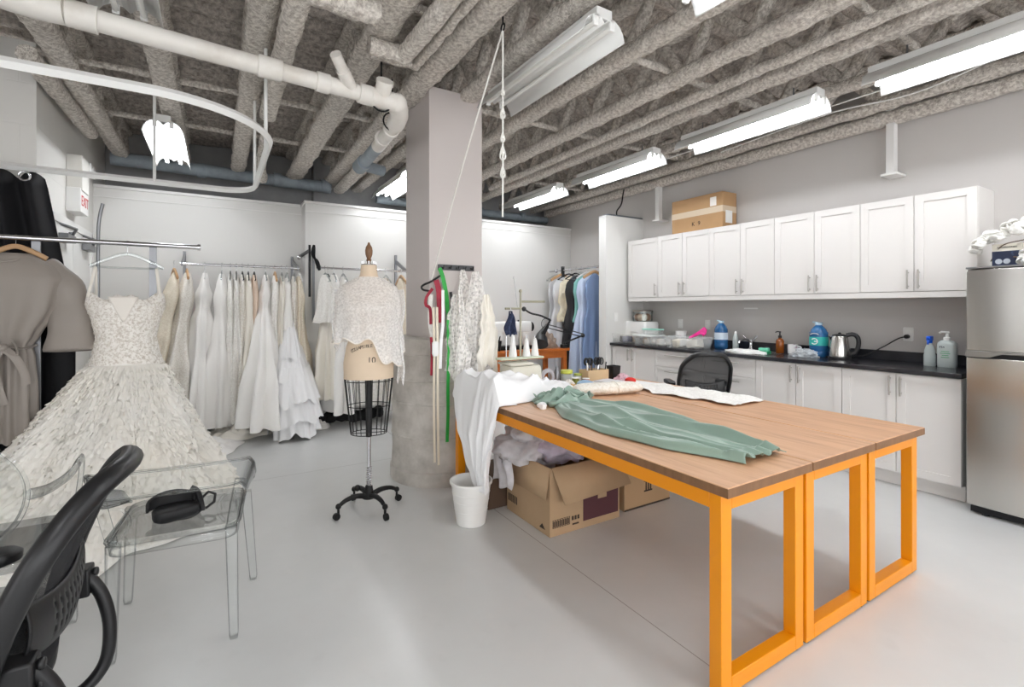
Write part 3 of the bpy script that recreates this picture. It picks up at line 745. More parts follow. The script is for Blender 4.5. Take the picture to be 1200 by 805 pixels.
# bottles at the fridge end and by the sink
M_clear = clearmat('clear_plastic')
M_hazy = mat('frosted_plastic', (226,236,234), .35, trans=.35)
t = thing('spray_bottle','small clear spray bottle with blue trigger head near the fridge','bottle',at_c(1089.5,4.84))
b = BM(); lathe(b,[(.036,0),(.038,.006),(.038,.085),(.034,.10),(.036,.115),(.026,.15),(.015,.175),(.014,.185)],24); obj('bottle', b, M_hazy, t)
b = BM(); lathe(b,[(.033,.004),(.0345,.008),(.0345,.078)],24); obj('blue_liquid', b, mat('pale_blue_liquid',(140,176,206),.2), t)
b = BM(); lathe(b,[(.017,.18),(.018,.2),(.014,.205)],16); box(b,-.03,.03,-.014,.014,.2,.235); box(b,-.045,-.028,-.008,.008,.215,.232); tube(b,[(-.03,0,.205),(-.038,0,.19),(-.036,0,.17)],.006,8); obj('trigger_head', b, mat('trigger_blue',(30,100,226),.35), t, bev=.004)
t = thing('sanitizer_bottle','large clear sanitizer bottle with white pump next to the fridge','bottle',at_c(1110,4.84))
b = BM(); loft(b,[[V((x*s,y*s,z)) for x,y in rrect(.085,.115,.03)] for z,s in ((0,.95),(.008,1),(.17,1),(.19,.92),(.205,.6),(.21,.35))]); obj('bottle', b, M_hazy, t)
b = BM(); lathe(b,[(.022,.208),(.022,.23),(.01,.235),(.007,.265)],16); tube(b,[(0,-.012,.268),(-.01,.03,.272),(-.012,.045,.262)],.008,8); obj('pump', b, M_white, t)
text('lettering','P54',.022,(-.0432,.02,.155),(R(90),0,R(-90)),mat('ink_navy',(40,44,90),.6),t)
b = BM(); 
for z,w in ((.12,.05),(.105,.06),(.09,.04),(.075,.05)): box(b,-.0431,-.0428,-w/2,w/2,z,z+.005)
obj('label_lines', b, mat('label_green',(110,190,140),.6), t)
t = thing('clear_bottle','slim clear dish soap bottle between the blue bottle and the faucet','bottle',at_c(862,4.88))
b = BM(); lathe(b,[(.028,0),(.03,.006),(.03,.1),(.027,.13),(.016,.165),(.012,.175)],20); obj('bottle', b, M_hazy, t)
b = BM(); lathe(b,[(.027,.004),(.0285,.008),(.0285,.05)],20); obj('amber_liquid', b, mat('amber_liquid',(150,84,60),.2), t)
b = BM(); lathe(b,[(.014,.17),(.013,.19),(.006,.2)],14); obj('cap', b, M_white, t)
# stacked kit at the far end
t = thing('sewing_machine_case','white hard case at the far end of the counter','case',(4.85,yx(752,4.85),ZC))
b = BM(); loft(b,[[V((x*s,y*s,z)) for x,y in rrect(.26,.38,.03)] for z,s in ((0,.98),(.01,1),(.25,.99),(.275,.93))]); obj('shell', b, M_white, t)
b = BM(); tube(b,[(-.135,-.06,.14),(-.15,-.05,.14),(-.15,.05,.14),(-.135,.06,.14)],.007,8); obj('handle', b, M_trim, t)
t = thing('glass_canister','wide clear canister of trimmings on top of the white case','container',(4.85,yx(753,4.85),ZC+.2765))
b = BM(); lathe(b,[(.125,0),(.13,.006),(.13,.13),(.125,.13),(.124,.01)],28,cap1=False); obj('jar', b, M_clear, t)
b = BM(); lathe(b,[(.133,.13),(.135,.145),(.12,.15)],28); obj('lid', b, mat('lid_grey',(120,112,104),.5), t)
for k in range(9):
    a = k*2*PI/9; b = BM(); ball(b,(.07*math.cos(a),.07*math.sin(a),.055),.045,10,7,(1,1,1.1)); obj('trimming_roll', b, mat('trim_roll',[(232,226,216),(150,112,88),(206,180,156)][k%3],.8), t)
M_tub = lacemat('cloudy_tub', (238,241,241), 6, .3,.7,.16,.30, rough=.25)
def tub(lab, px, X, L, W, h, fills, lid=None):
    t = thing('storage_tub', lab, 'container', (X,yx(px,X),ZC))
    b = BM(); prof = [(.86,.0),(.88,.004),(1,h),(1.05,h),(1.05,h+.008),(.97,h+.008),(.85,.008)]
    loft(b,[[V((x*s,y*s,z)) for x,y in rrect(W,L,.03)] for s,z in prof],True,True); obj('tub', b, M_tub, t)
    for k,(c,sz) in enumerate(fills):
        b = BM(); x,y = ((k%2)-.5)*W*.4, (-.36+.72*((k*7)%10)/10)*L*.8
        obox(b,(x,y,.01+h*.35),(sz[0],sz[1],h*.7),(.2*(k%3-1),.15,k*.7)); obj('contents', b, mat('tub_content',c,.7), t, bev=.008)
    if lid:
        b = BM(); loft(b,[[V((x*s,y*s,z)) for x,y in rrect(W*1.06,L*1.06,.03)] for s,z in ((1,h+.009),(1,h+.022),(.94,h+.026))]); obj('lid', b, lid, t)
    return t
tub('clear tub of dark and white notions nearest the partition end', 732,4.60,.36,.26,.11,[((70,66,96),(.08,.1)),((222,214,200),(.1,.1)),((60,56,52),(.04,.08)),((208,190,170),(.09,.07))])
tub('clear tub of white trims under the teal-lidded box', 760,4.60,.30,.26,.10,[((236,232,226),(.1,.12)),((214,210,202),(.12,.1)),((196,176,150),(.06,.08))], mat('lid_clear',(226,230,228),.3))
t = thing('soap_box','teal lidded food box lying on the clear tub','container',(4.62,yx(765,4.62),ZC+.128))
b = BM(); loft(b,[[V((x*s,y*s,z)) for x,y in rrect(.15,.24,.03)] for s,z in ((.9,0),(1,.05),(1.04,.055))]); obj('box', b, M_tub, t)
b = BM(); loft(b,[[V((x*s,y*s,z)) for x,y in rrect(.16,.25,.03)] for s,z in ((1,.0555),(1,.066),(.92,.07))]); obj('lid', b, mat('lid_teal',(150,206,190),.4), t)
tub('clear tub with a dark reel, middle of the row of tubs', 777,4.60,.26,.26,.10,[((228,226,222),(.1,.1)),((52,58,60),(.05,.07)),((212,206,198),(.1,.08))])
tub('wide clear tub with beige trims below the magenta piece', 806,4.62,.50,.28,.12,[((234,230,220),(.12,.14)),((226,212,186),(.1,.12)),((238,238,236),(.12,.1)),((214,208,200),(.08,.1)),((236,226,206),(.1,.1))])
t = thing('paper_cup','white paper cup standing behind the wide clear tub','cup',(4.86,yx(798,4.86),ZC))
b = BM(); lathe(b,[(.05,0),(.065,.17),(.068,.172),(.063,.17),(.048,.004)],24,cap1=True); obj('cup', b, M_white, t)
b = BM()
def mg(u,v): return V((-.03+.06*u+.02*math.sin(v*5), -.10+.2*v, .15*(1-abs(2*v-.55)*.6)*(.35+.65*u)+.012*math.sin(u*9+v*4)))
grid(b,mg,10,14)
tag(obj('magenta_scoop', b, mat('magenta_plastic',(214,32,132),.35), loc=(4.66,yx(818,4.66),ZC+.10), sol=.004, ang=60), 'bright magenta scoop standing up in the wide clear tub','scoop')
# ---- three long tables --------------------------------------------------------------------------------
def wood_mat():
    m = mat('oak_laminate', (196,146,104), .36)
    nt = m.node_tree; b = nt.nodes['Principled BSDF']
    tc = nt.nodes.new('ShaderNodeTexCoord'); mp = nt.nodes.new('ShaderNodeMapping'); mp.inputs['Scale'].default_value = (16,1.1,16)
    n = nt.nodes.new('ShaderNodeTexNoise'); n.inputs['Scale'].default_value = 2.2; n.inputs['Detail'].default_value = 8; n.inputs['Distortion'].default_value = .6
    r = nt.nodes.new('ShaderNodeValToRGB'); e = r.color_ramp.elements
    e[0].position=.3; e[0].color=(*lin((182,138,104)),1); e[1].position=.72; e[1].color=(*lin((212,170,134)),1)
    q = e.new(.5); q.color = (*lin((201,156,120)),1)
    nt.links.new(tc.outputs['Object'],mp.inputs['Vector']); nt.links.new(mp.outputs[0],n.inputs['Vector']); nt.links.new(n.outputs['Fac'],r.inputs['Fac']); nt.links.new(r.outputs['Color'],b.inputs['Base Color'])
    return m
M_oak = wood_mat()
M_edge = mat('table_edge', (132,96,66), .5, var=(30,(112,80,54),.3,.7), stretch=(1,1,.2))
M_orange = mat('orange_enamel', (228,142,6), .33)
TY0, TY1, TZ = 1.035, 3.30, .76
def work_table(lab, x0, x1):
    t = thing('work_table', lab, 'table', ((x0+x1)/2,(TY0+TY1)/2,0))
    b = BM(); box(b,x0+.001,x1-.001,TY0,TY1,TZ-.038,TZ); o = obj('tabletop', b, M_oak, t, world=True, bev=.003)
    b = BM(); e=.0006; box(b,x0+.0005,x1-.0005,TY0-e,TY1+e,TZ-.0365,TZ-.0035); obj('edge_band', b, M_edge, t, world=True)
    lg = .058; xa, xb = x0+.008, x1-.008
    for y in (TY0+.03, TY1-.03-.05):
        for x in (xa, xb-lg):
            b = BM(); box(b,x,x+lg,y,y+.05,.012,TZ-.0385); l = obj('leg', b, M_orange, t, world=True, bev=.003)
            b = BM(); cyl(b,(x+lg/2,y+.025,0),(x+lg/2,y+.025,.012),.016,12); f = obj('glide', b, M_black, l); f.location = -V(t.location)
        b = BM(); box(b,xa+lg,xb-lg,y,y+.05,.012,.07); obj('foot_rail', b, M_orange, t, world=True, bev=.003)
        b = BM(); box(b,xa+lg,xb-lg,y,y+.05,TZ-.095,TZ-.0385); obj('end_rail', b, M_orange, t, world=True, bev=.003)
    for x in (xa, xb-.03):
        b = BM(); box(b,x,x+.03,TY0+.08,TY1-.08,TZ-.095,TZ-.0385); obj('side_rail', b, M_orange, t, world=True, bev=.003)
    return t
work_table('long oak-topped work table with orange metal frame nearest the camera, under the green dress', 1.493, 2.035)
work_table('middle of the three long oak-topped work tables with orange frames', 2.043, 2.577)
work_table('long oak-topped work table with orange frame farthest across, facing the kitchen', 2.585, 3.125)

# sewing table behind
t = thing('sewing_table', 'orange wooden sewing table behind the long tables carrying the sewing machine', 'table', (3.62,5.65,0))
M_owood = mat('orange_wood', (190,104,36), .45, var=(6,(168,88,28),.3,.7), stretch=(1,6,6))
b = BM(); box(b,3.02,4.22,5.38,5.95,.775,.81); obj('tabletop', b, M_owood, t, world=True, bev=.004)
for x in (3.05,4.13):
    for y in (5.41,5.86):
        b = BM(); box(b,x,x+.06,y,y+.06,0,.774); obj('leg', b, M_owood, t, world=True, bev=.004)
b = BM(); box(b,3.11,4.13,5.42,5.44,.68,.774); box(b,4.15,4.17,5.47,5.86,.68,.774); obj('apron', b, M_owood, t, world=True)

# ---- boxes under the tables -----------------------------------------------------------------------------
M_card2 = mat('cardboard_pale', (182,154,122), .8, var=(3,(170,142,110),.3,.8))
M_maroon = mat('maroon_print', (84,48,54), .7)
t = thing('cardboard_box', 'open cardboard box with maroon print stuffed with white tulle under the near table', 'box', (1.98,2.61,0))
x0,x1,y0,y1,h = 1.70,2.26,2.36,2.86,.415
b = BM()
for q in ((x0,x1,y0,y0+.006),(x0,x1,y1-.006,y1),(x0,x0+.006,y0+.006,y1-.006),(x1-.006,x1,y0+.006,y1-.006)): box(b,q[0],q[1],q[2],q[3],0.002,h)
box(b,x0+.006,x1-.006,y0+.006,y1-.006,.002,.01); obj('carton', b, M_card2, t, world=True)
b = BM(); vs=[b.verts.new(p) for p in ((x0+.012,y0-.002,h),(x1-.0,y0-.002,h),(x1+.03,y0-.075,h-.175),(x0+.05,y0-.085,h-.20))]; b.faces.new(vs); obj('flap', b, M_card2, t, world=True, sol=.005)
b = BM(); vs=[b.verts.new(p) for p in ((x0-.002,y0,h),(x0-.002,y1,h),(x0-.02,y1,h-.19),(x0-.022,y0+.01,h-.19))]; b.faces.new(vs); obj('flap', b, M_card2, t, world=True, sol=.005)
b = BM(); vs=[b.verts.new(p) for p in ((x1+.002,y0,h),(x1+.002,y1,h),(x1+.07,y1,h-.17),(x1+.075,y0+.01,h-.17))]; b.faces.new(vs); obj('flap', b, M_card2, t, world=True, sol=.005)
b = BM(); box(b,x0+.255,x0+.375,y0-.0012,y0,.045,.30); box(b,x0+.375,x0+.45,y0-.0012,y0,.045,.16); box(b,x0+.45,x0+.548,y0-.0012,y0,.045,.30); box(b,x0+.375,x0+.45,y0-.0012,y0,.25,.285); obj('maroon_print', b, M_maroon, t, world=True)
b = BM(); box(b,x0+.02,x0+.15,y0-.0012,y0,.05,.052); box(b,x0+.02,x0+.15,y0-.0012,y0,.098,.1)
for k in range(8): box(b,x0+.02+k*.018,x0+.024+k*.018,y0-.0012,y0,.05,.1)
for k in range(7): box(b,x0+.026+k*.018,x0+.034+k*.018,y0-.0012,y0,.056,.092)
for k in range(3): box(b,x0+.165+k*.022,x0+.18+k*.022,y0-.0012,y0,.07,.095)
box(b,x0+.17,x0+.22,y0-.0012,y0,.04,.05)
for k in range(6): box(b,x0-.0012,x0,y1-.03-.02*k,y1-.018-.02*k,.07,.12)
prism(b,[(y0+.05,.03),(y0+.11,.03),(y0+.08,.06)],x0-.0012,x0,'x')
obj('printed_marks', b, M_ink, t, world=True)
M_tulle = soften(lacemat('white_tulle', (250,249,252), 14, .3,.7,.75,.97), .45)
M_lilac = soften(lacemat('lilac_tulle', (240,232,246), 14, .3,.7,.72,.97), .45)
def puff(name, c, r, seed, m, lab=None, cat=None, group=None, parent=None, amp=.55, nu=64, nv=40):
    b = BM()
    def f(u,v):
        a=u*2*PI; p=v*PI; d=V((math.cos(a)*math.sin(p),math.sin(a)*math.sin(p),math.cos(p)))
        k=1+amp*nz(d.x*1.6+seed,d.y*1.6,d.z*1.6)+amp*.55*nz(d.x*4+seed,d.y*4,d.z*4)+amp*.4*(abs(nz(d.x*6,d.y*6+seed,d.z*6))-.2)
        return V((d.x*r[0]*k,d.y*r[1]*k,d.z*r[2]*k))
    grid(b,f,nu,nv,True)
    o = obj(name,b,m,loc=c,ang=85)
    if lab: tag(o,lab,cat,group)
    return o
puff('tulle_bundle',(1.80,2.70,.47),(.20,.20,.13),2.,M_tulle,'white tulle spilling over the left side of the open cardboard box','fabric')
puff('tulle_bundle',(1.99,2.60,.49),(.21,.17,.11),5.,M_lilac,'lilac tinted tulle heaped in the open cardboard box','fabric')
b = BM()
def hang(u,v):
    y = 2.66+.22*u; z = .50-.30*v
    return V((1.655-.03*v+.018*math.sin(u*14+v*3)-.03*math.sin(v*3), y+.03*math.sin(v*6)+.02*v, z+.02*math.sin(u*9)))
grid(b,hang,40,16); tag(obj('tulle_strip', b, M_tulle, loc=(1.655,2.77,.5), world=True, ang=85, sol=.002), 'end of white tulle hanging down outside the open box', 'fabric')
t = thing('cardboard_box', 'plain cardboard box with stamped marks right of the open box under the tables', 'box', (2.56,2.63,0))
b = BM(); box(b,2.345,2.79,2.40,2.86,.001,.40); obj('carton', b, mat('cardboard_tan',(172,142,108),.8), t, world=True, bev=.003)
b = BM(); box(b,2.345,2.79,2.3985,2.40,.001,.012)
for k in range(3): box(b,2.545+k*.022,2.557+k*.022,2.3985,2.40,.10,.25-.03*(k%2)); 
box(b,2.53,2.61,2.3985,2.40,.17,.18); box(b,2.53,2.61,2.3985,2.40,.1,.11); obj('stamped_marks', b, M_ink, t, world=True)
t = thing('cardboard_box', 'low dark brown box on the floor behind the waste bin', 'box', (1.70,3.02,0))
b = BM(); box(b,1.575,1.80,2.90,3.19,.001,.235); obj('carton', b, mat('dark_card',(92,72,58),.8), t, world=True, bev=.003)
b = BM(); box(b,1.572,1.803,2.897,3.193,.19,.238); obj('lid', b, mat('dark_card_lid',(98,78,62),.8), t, world=True, bev=.003)

# waste bin
t = thing('waste_bin', 'white plastic waste bin under the hanging white fabric', 'waste bin', (1.395,2.80,0))
M_bin = mat('white_plastic', (238,237,234), .4)
b = BM(); lathe(b,[(.088,0),(.093,.004),(.128,.255),(.136,.258),(.138,.27),(.136,.275),(.128,.275),(.124,.25),(.088,.01),(.0,.008)],40,cap1=False)
obj('pail', b, M_bin, t)
for z in (.09,.15,.2):
    b = BM(); r=.0905+.137*z; lathe(b,[(r+.002,z),(r+.0045,z+.003),(r+.002,z+.006)],40,cap0=False,cap1=False); obj('rib', b, M_bin, t)
# ---- cloth materials ---------------------------------------------------------------------------------
M_satin = mat('white_satin', (250,248,245), .5, sheen=.2, bump=(25,.12,.01))
M_cotton = mat('white_cotton', (247,247,248), .85, bump=(200,.2,.002))
M_ivory = mat('ivory_satin', (244,239,229), .5, sheen=.2, bump=(25,.12,.01))
M_cream = mat('cream_lace', (240,231,214), .85, var=(70,(228,216,197),.42,.6), bump=(90,.5,.004))
M_beaded = mat('beaded_lace', (242,238,231), .6, var=(80,(222,215,205),.45,.62), bump=(110,.7,.006))
M_tullew = mat('soft_tulle', (250,250,251), .9, sheen=.3, bump=(18,.35,.012))
M_lacew = mat('white_lace', (248,246,242), .85, var=(55,(236,233,228),.42,.6), bump=(80,.45,.004))
M_blush = mat('blush_satin', (226,204,186), .55)

def garment(bm, rows, nf, amp, seed, NT=72, NZ=44, cx=0, cy=0):
    """rows of (z, half x, half y, offset x, offset y, fold depth 0..1); folds run down the cloth"""
    rows = sorted(rows); z0, z1 = rows[0][0], rows[-1][0]; loops = []
    for j in range(NZ+1):
        z = z0+(z1-z0)*j/NZ
        hx,hy,ox,oy,fd = interp(rows, z); lp = []
        for k in range(NT):
            a = 2*PI*k/NT
            w = math.sin(nf*a+seed+1.6*nz(math.cos(a),math.sin(a),z*1.2+seed))*.6 + .7*nz(math.cos(a)*2.2+seed,math.sin(a)*2.2,z*.7)
            kx = amp*fd*w
            ca, sa = math.cos(a), math.sin(a)
            m = min(hx,hy)
            lp.append(V((cx+ox+hx*ca+ca*kx*m*1.5, cy+oy+hy*sa+sa*kx*max(m,.25*hy)*1.5, z+ (.02*nz(ca*3,sa*3,seed) if j==0 else 0))))
        loops.append(lp)
    loft(bm, loops, False, True)

M_velvet = mat('black_velvet', (18,18,20), .9)
M_hwood = mat('hanger_wood', (188,150,110), .5)
M_clearh = clearmat('clear_hanger', (246,248,248),(150,156,158),.05,.12)
HANG = {}
def hanger_proto(kind):
    m = {'velvet':M_velvet,'wood':M_hwood,'clear':M_clearh,'white':M_trim}[kind]
    t = thing('clothes_hanger','', 'hanger', (0,0,0))
    b = BM(); r = {'velvet':.006,'wood':.013,'clear':.008,'white':.007}[kind]
    tube(b, smooth_path([(0,-.21,-.16),(0,-.13,-.115),(0,0,-.065),(0,.13,-.115),(0,.21,-.16)],6), r, 8, flat=(1.6,.9))
    if kind in ('velvet','clear'): tube(b, [(0,-.205,-.158),(0,-.1,-.165),(0,.1,-.165),(0,.205,-.158)], r*.8, 8)
    obj('hanger_arms', b, m, t)
    b = BM(); tube(b, [(0,0,-.065),(0,0,-.01)]+[(0,.017*math.sin(a),.012+.017*math.cos(a)) for a in [R(150-200*k/10+0) for k in range(0,11)]], .0022, 6); obj('hook', b, M_steel, t)
    return t
def put_hanger(kind, loc, rz, label):
    if kind not in HANG:
        HANG[kind] = h = hanger_proto(kind); h.location = loc; h.rotation_euler=(0,0,rz); h['label']=label; return h
    return dup(HANG[kind], loc, rz, label)

# ---- rails ----------------------------------------------------------------------------------------------
RA = (6.20, 1.84)
t = thing('clothes_rail', 'wall-hung chrome rail full of bridal gowns on the back partition', 'clothes rail', (.26,RA[0],RA[1]))
b = BM(); cyl(b,(-.33,RA[0],RA[1]),(.80,RA[0],RA[1]),.0135,14); obj('rail', b, M_steel, t, world=True)
for x in (-.315,.815):
    b = BM(); box(b,x-.014,x+.014,6.685,6.718,1.2,2.02); obj('wall_standard', b, M_alu, t, world=True)
    b = BM(); prism(b,[(6.69,1.99),(6.69,1.93),(6.2,1.815),(6.17,1.815),(6.17,1.865),(6.2,1.865)],x-.006,x+.006,'x'); obj('bracket', b, M_alu, t, world=True)
b = BM(); cyl(b,(.80,RA[0],RA[1]+.0),(.83,RA[0],RA[1]),.022,12); ball(b,(.845,6.3,1.98),.03,10,8); obj('end_fitting', b, M_steel, t, world=True)
b = BM(); box(b,-.345,-.325,6.42,6.70,1.33,1.55); tag(obj('fire_equipment_sign', b, mat('red_sign',(176,22,30),.4), loc=(-.335,6.66,1.33), world=True), 'narrow red wall sign behind the left end of the gown rail', 'sign')

def dress(label, px, y, hkind, rows, nf, amp, m, seed, zr, rz=0., straps=True, name='wedding_gown', cat='dress', hang=True, tilt=None):
    x = xy(px, y)
    t = thing(name, label, cat, (x,y,zr-.17), rz)
    t.rotation_euler = (0, math.sin(seed*7.3)*.022 if tilt is None else tilt, rz)
    b = BM(); garment(b, rows, nf, amp, seed); obj('gown_body', b, m, t, ang=80)
    if straps:
        top = max(rows)
        for s in (-1,1):
            b = BM(); tube(b, smooth_path([(top[3],top[4]+s*top[2]*.75,top[0]-.02),(0,s*.13,.045),(top[3]*.5,s*top[2]*.7,top[0]-.01)],5), .006, 6, flat=(2.2,.5)); obj('strap', b, m, t)
    if hang: put_hanger(hkind, (x,y,zr), rz+rnd(-.06,.06), hkind+' hanger of the '+' '.join(label.split()[:12]))
    return t
# rows: z below the hanger (0 = just under the shoulder), negative down to the hem
def sheath(L=1.45, w=.06, d=.2, flare=1.5, bust=-.18):
    return [(-L, w*flare, d*flare*.8, 0,-.02,1), (-L*.6, w*flare*.85, d*flare*.75,0,-.01,.9), (-.62,w*1.05,d*.95,0,0,.55), (-.40,w*.8,d*.72,0,0,.3), (bust,w,d*.9,0,0,.2), (-.05,w*.7,d*.85,0,0,.1), (-.005,w*.6,d*.62,0,0,.1), (.04,w*.45,d*.38,0,0,0), (.075,w*.3,d*.2,0,0,0)]
def ball_gown(L, w, d, hx, hy, fwd):
    return [(-L,hx,hy,0,fwd,1),(-L*.75,hx*.85,hy*.85,0,fwd*.85,1),(-L*.5,hx*.55,hy*.6,0,fwd*.5,.9),(-.42,w*1.1,d*.9,0,fwd*.1,.5),(-.3,w*.8,d*.7,0,0,.3),(-.15,w,d*.85,0,0,.2),(-.05,w*.6,d*.8,0,0,.1),(0,w*.5,d*.6,0,0,.1),(.045,w*.4,d*.36,0,0,0),(.08,w*.28,d*.18,0,0,0)]
Y1, Z1 = RA
dress('cream tailored coat with turned lapel at the left end of the gown rail',204,Y1,'wood',sheath(1.1,.07,.24,1.2),5,.35,M_cream,1.,Z1,.2,False,'bridal_coat','coat',tilt=.17)
dress('beaded ivory gown second from the left on the gown rail',219,Y1,'wood',sheath(1.5,.085,.22,1.8),7,.45,M_beaded,2.2,Z1,.1,tilt=.11)
dress('plain bright white satin gown, widest at the left half of the gown rail',240,Y1,'white',ball_gown(1.55,.075,.22,.13,.30,-.12),7,.5,M_satin,3.1,Z1,tilt=.05)
dress('slim white crepe gown just left of the black hangers',260,Y1,'clear',sheath(1.55,.075,.2,1.9),6,.5,M_satin,4.4,Z1)
dress('ivory lace column gown under the leftmost black velvet hanger',270,Y1,'velvet',sheath(1.5,.045,.2,1.3),7,.6,M_lacew,5.2,Z1)
dress('embroidered white gown under the second black velvet hanger',277,Y1,'velvet',sheath(1.52,.05,.2,1.5),8,.6,M_lacew,6.7,Z1)
dress('off-white gown with a beaded front under the third black velvet hanger',284,Y1,'velvet',sheath(1.5,.055,.2,1.5),8,.6,M_beaded,7.9,Z1)
dress('ivory satin gown under the fourth black velvet hanger',291,Y1,'velvet',sheath(1.55,.06,.2,1.8),6,.6,M_ivory,8.3,Z1)
dress('blush underdress hanging short under the rightmost black velvet hanger',298,Y1,'velvet',sheath(.9,.05,.18,1.2),6,.6,M_blush,9.5,Z1)
dress('long smooth white gown flaring out to the right of the black hangers',311,Y1,'clear',ball_gown(1.53,.075,.2,.19,.42,-.34),8,.5,M_satin,10.1,Z1,tilt=.05)
dress('white lace gown squeezed between the smooth white gown and the tulle gown',322,Y1,'wood',sheath(1.5,.06,.2,1.4),7,.6,M_lacew,11.4,Z1)
dress('ivory satin slip gown behind the tiered tulle gown',330,Y1,'clear',sheath(1.5,.05,.2,1.5),7,.6,M_ivory,12.2,Z1)
dress('beaded gown with narrow straps second from the right end of the gown rail',344,Y1,'clear',sheath(1.4,.05,.2,1.5),7,.6,M_beaded,13.3,Z1)
dress('beige gown at the right end of the gown rail',350,Y1,'white',sheath(1.45,.06,.2,1.6),7,.6,M_cream,14.2,Z1)
# tiered tulle gown
x = xy(336,Y1)
t = thing('tulle_gown','full white tulle gown with stepped tiers standing out at the right of the gown rail','dress',(x,Y1,Z1-.17))
b = BM(); garment(b,[(-.55,.08,.19,0,-.02,.3),(-.3,.065,.17,0,0,.2),(-.06,.05,.14,0,0,.1),(.0,.035,.09,0,0,0),(.05,.02,.05,0,0,0)],6,.3,2.); obj('bodice', b, M_satin, t, ang=80)
tiers = [(-.42,-.86,.05,.13,.16,.27,-.02,-.14),(-.70,-1.12,.12,.2,.23,.36,-.08,-.22),(-.95,-1.30,.2,.3,.28,.43,-.16,-.30),(-1.15,-1.50,.24,.36,.30,.47,-.22,-.34),(-1.3,-1.64,.22,.36,.25,.40,-.28,-.42)]
for i,(za,zb,hx0,hy0,hx1,hy1,o0,o1) in enumerate(tiers):
    b = BM(); N=120; loops=[]
    for j in range(13):
        v=j/12; z=za+(zb-za)*v; hx=hx0+(hx1-hx0)*v; hy=hy0+(hy1-hy0)*v; oy=o0+(o1-o0)*v; lp=[]
        for k in range(N):
            a=2*PI*k/N; w=.11*v*(.6*math.sin(17*a+i*2+2*nz(math.cos(a)*2,math.sin(a)*2,i))+.9*nz(math.cos(a)*4+i,math.sin(a)*4,z*2))
            lp.append(V((.02+hx*math.cos(a)*(1+w), oy+hy*math.sin(a)*(1+w), z+.07*v*nz(math.cos(a)*2.5+i*3,math.sin(a)*2.5,0)+.03*v*math.sin(5*a+i))))
        loops.append(lp)
    loft(b,loops,True,False); obj('tulle_tier', b, M_tullew, t, ang=85)
put_hanger('clear',(x,Y1,Z1),0,'clear hanger inside the tiered tulle gown')
# fabrics pooled on the floor below the rail
def train(lab, c, rx, ry, h, seed, m):
    b = BM()
    def f(u,v):
        a=u*2*PI; r=v; k=1+.25*nz(math.cos(a)*1.5+seed,math.sin(a)*1.5,0)
        return V((rx*r*k*math.cos(a), ry*r*k*math.sin(a), .004+h*(1-r*r)*(.6+.8*abs(nz(r*3*math.cos(a)+seed,r*3*math.sin(a),1,1.6)))+.012*(1-r)*math.sin(9*a)))
    grid(b,f,72,20,True); tag(obj('gown_train', b, m, loc=(c[0],c[1],0.001), ang=85), lab, 'fabric')
train('ivory gown train pooled on the floor below the middle of the gown rail',(.20,6.03),.38,.26,.13,1.,M_ivory)
train('cream lace train bunched on the floor right of the tulle gown',(.95,5.95),.2,.2,.12,3.,M_lacew)
train('white train spread on the floor beside the big ruffled gown',(-.12,5.55),.34,.34,.10,5.,M_satin)

# second wall rail behind the mannequin
Y2, Z2 = 5.95, 1.835
t = thing('clothes_rail', 'chrome wall rail behind the mannequin holding lace pieces', 'clothes rail', (1.5,Y2,Z2))
b = BM(); cyl(b,(.98,Y2,Z2),(2.10,Y2,Z2),.0135,14); obj('rail', b, M_steel, t, world=True)
for x in (1.02,2.06):
    b = BM(); box(b,x-.014,x+.014,6.385,6.418,1.2,2.08); obj('wall_standard', b, M_alu, t, world=True)
    b = BM(); prism(b,[(6.39,2.02),(6.39,1.96),(Y2,1.81),(Y2-.03,1.81),(Y2-.03,1.86),(Y2,1.86)],x-.006,x+.006,'x'); obj('bracket', b, M_alu, t, world=True)
b = BM(); tube(b, smooth_path([(xy(368,5.9),5.9,2.09),(xy(367,5.9),5.89,1.97),(xy(371,5.9),5.88,1.90),(xy(374,5.9),5.88,1.80)],6), [.012+.012*abs(math.sin(k*.35)) for k in range(19)], 8, flat=(1,.6))
tag(obj('black_scarf', b, M_velvet, loc=(xy(370,5.9),5.9,1.8), world=True), 'black twisted scarf hung on the bracket right of the gown rail', 'scarf')
b = BM(); box(b,xy(363,6.0)-.012,xy(363,6.0)+.012,6.0,6.02,1.5,2.1); box(b,xy(363,6.0)-.012,xy(363,6.0)+.012,6.02,6.70,2.02,2.05); tag(obj('wall_post', b, M_dark, loc=(xy(363,6.0),6.0,1.5), world=True), 'dark metal rail post at the step in the partition', 'post')
dress('short white lace jacket with scalloped hem hanging over the second rail',381,Y2,'clear',[(-.46,.10,.20,-.02,0,1),(-.3,.085,.19,0,0,.6),(-.1,.07,.18,0,0,.3),(-.02,.06,.15,0,0,.1),(.04,.05,.09,0,0,0),(.09,.03,.05,0,0,0)],6,.45,M_lacew,3.3,Z2,.1,False,'lace_jacket','jacket')
dress('white lace bolero right beside the lace jacket',391,Y2-.05,'clear',[(-.44,.12,.18,0,0,1),(-.25,.09,.18,0,0,.6),(-.02,.06,.14,0,0,.1),(.04,.05,.09,0,0,0),(.09,.03,.05,0,0,0)],6,.4,M_lacew,6.3,Z2,.0,False,'lace_jacket','jacket')
dress('grey-white ruffled gown hanging below the lace jackets',384,Y2+.1,'velvet',sheath(1.35,.08,.2,1.5),9,.6,M_ivory,7.7,Z2)
dress('smooth white gown partly hidden by the mannequin on its left side',402,Y2,'clear',sheath(1.5,.08,.2,1.7),6,.5,M_satin,8.8,Z2)
dress('ivory lace gown seen through the wire cage of the mannequin',430,Y2,'wood',sheath(1.42,.11,.2,1.4),8,.5,M_lacew,9.1,Z2)
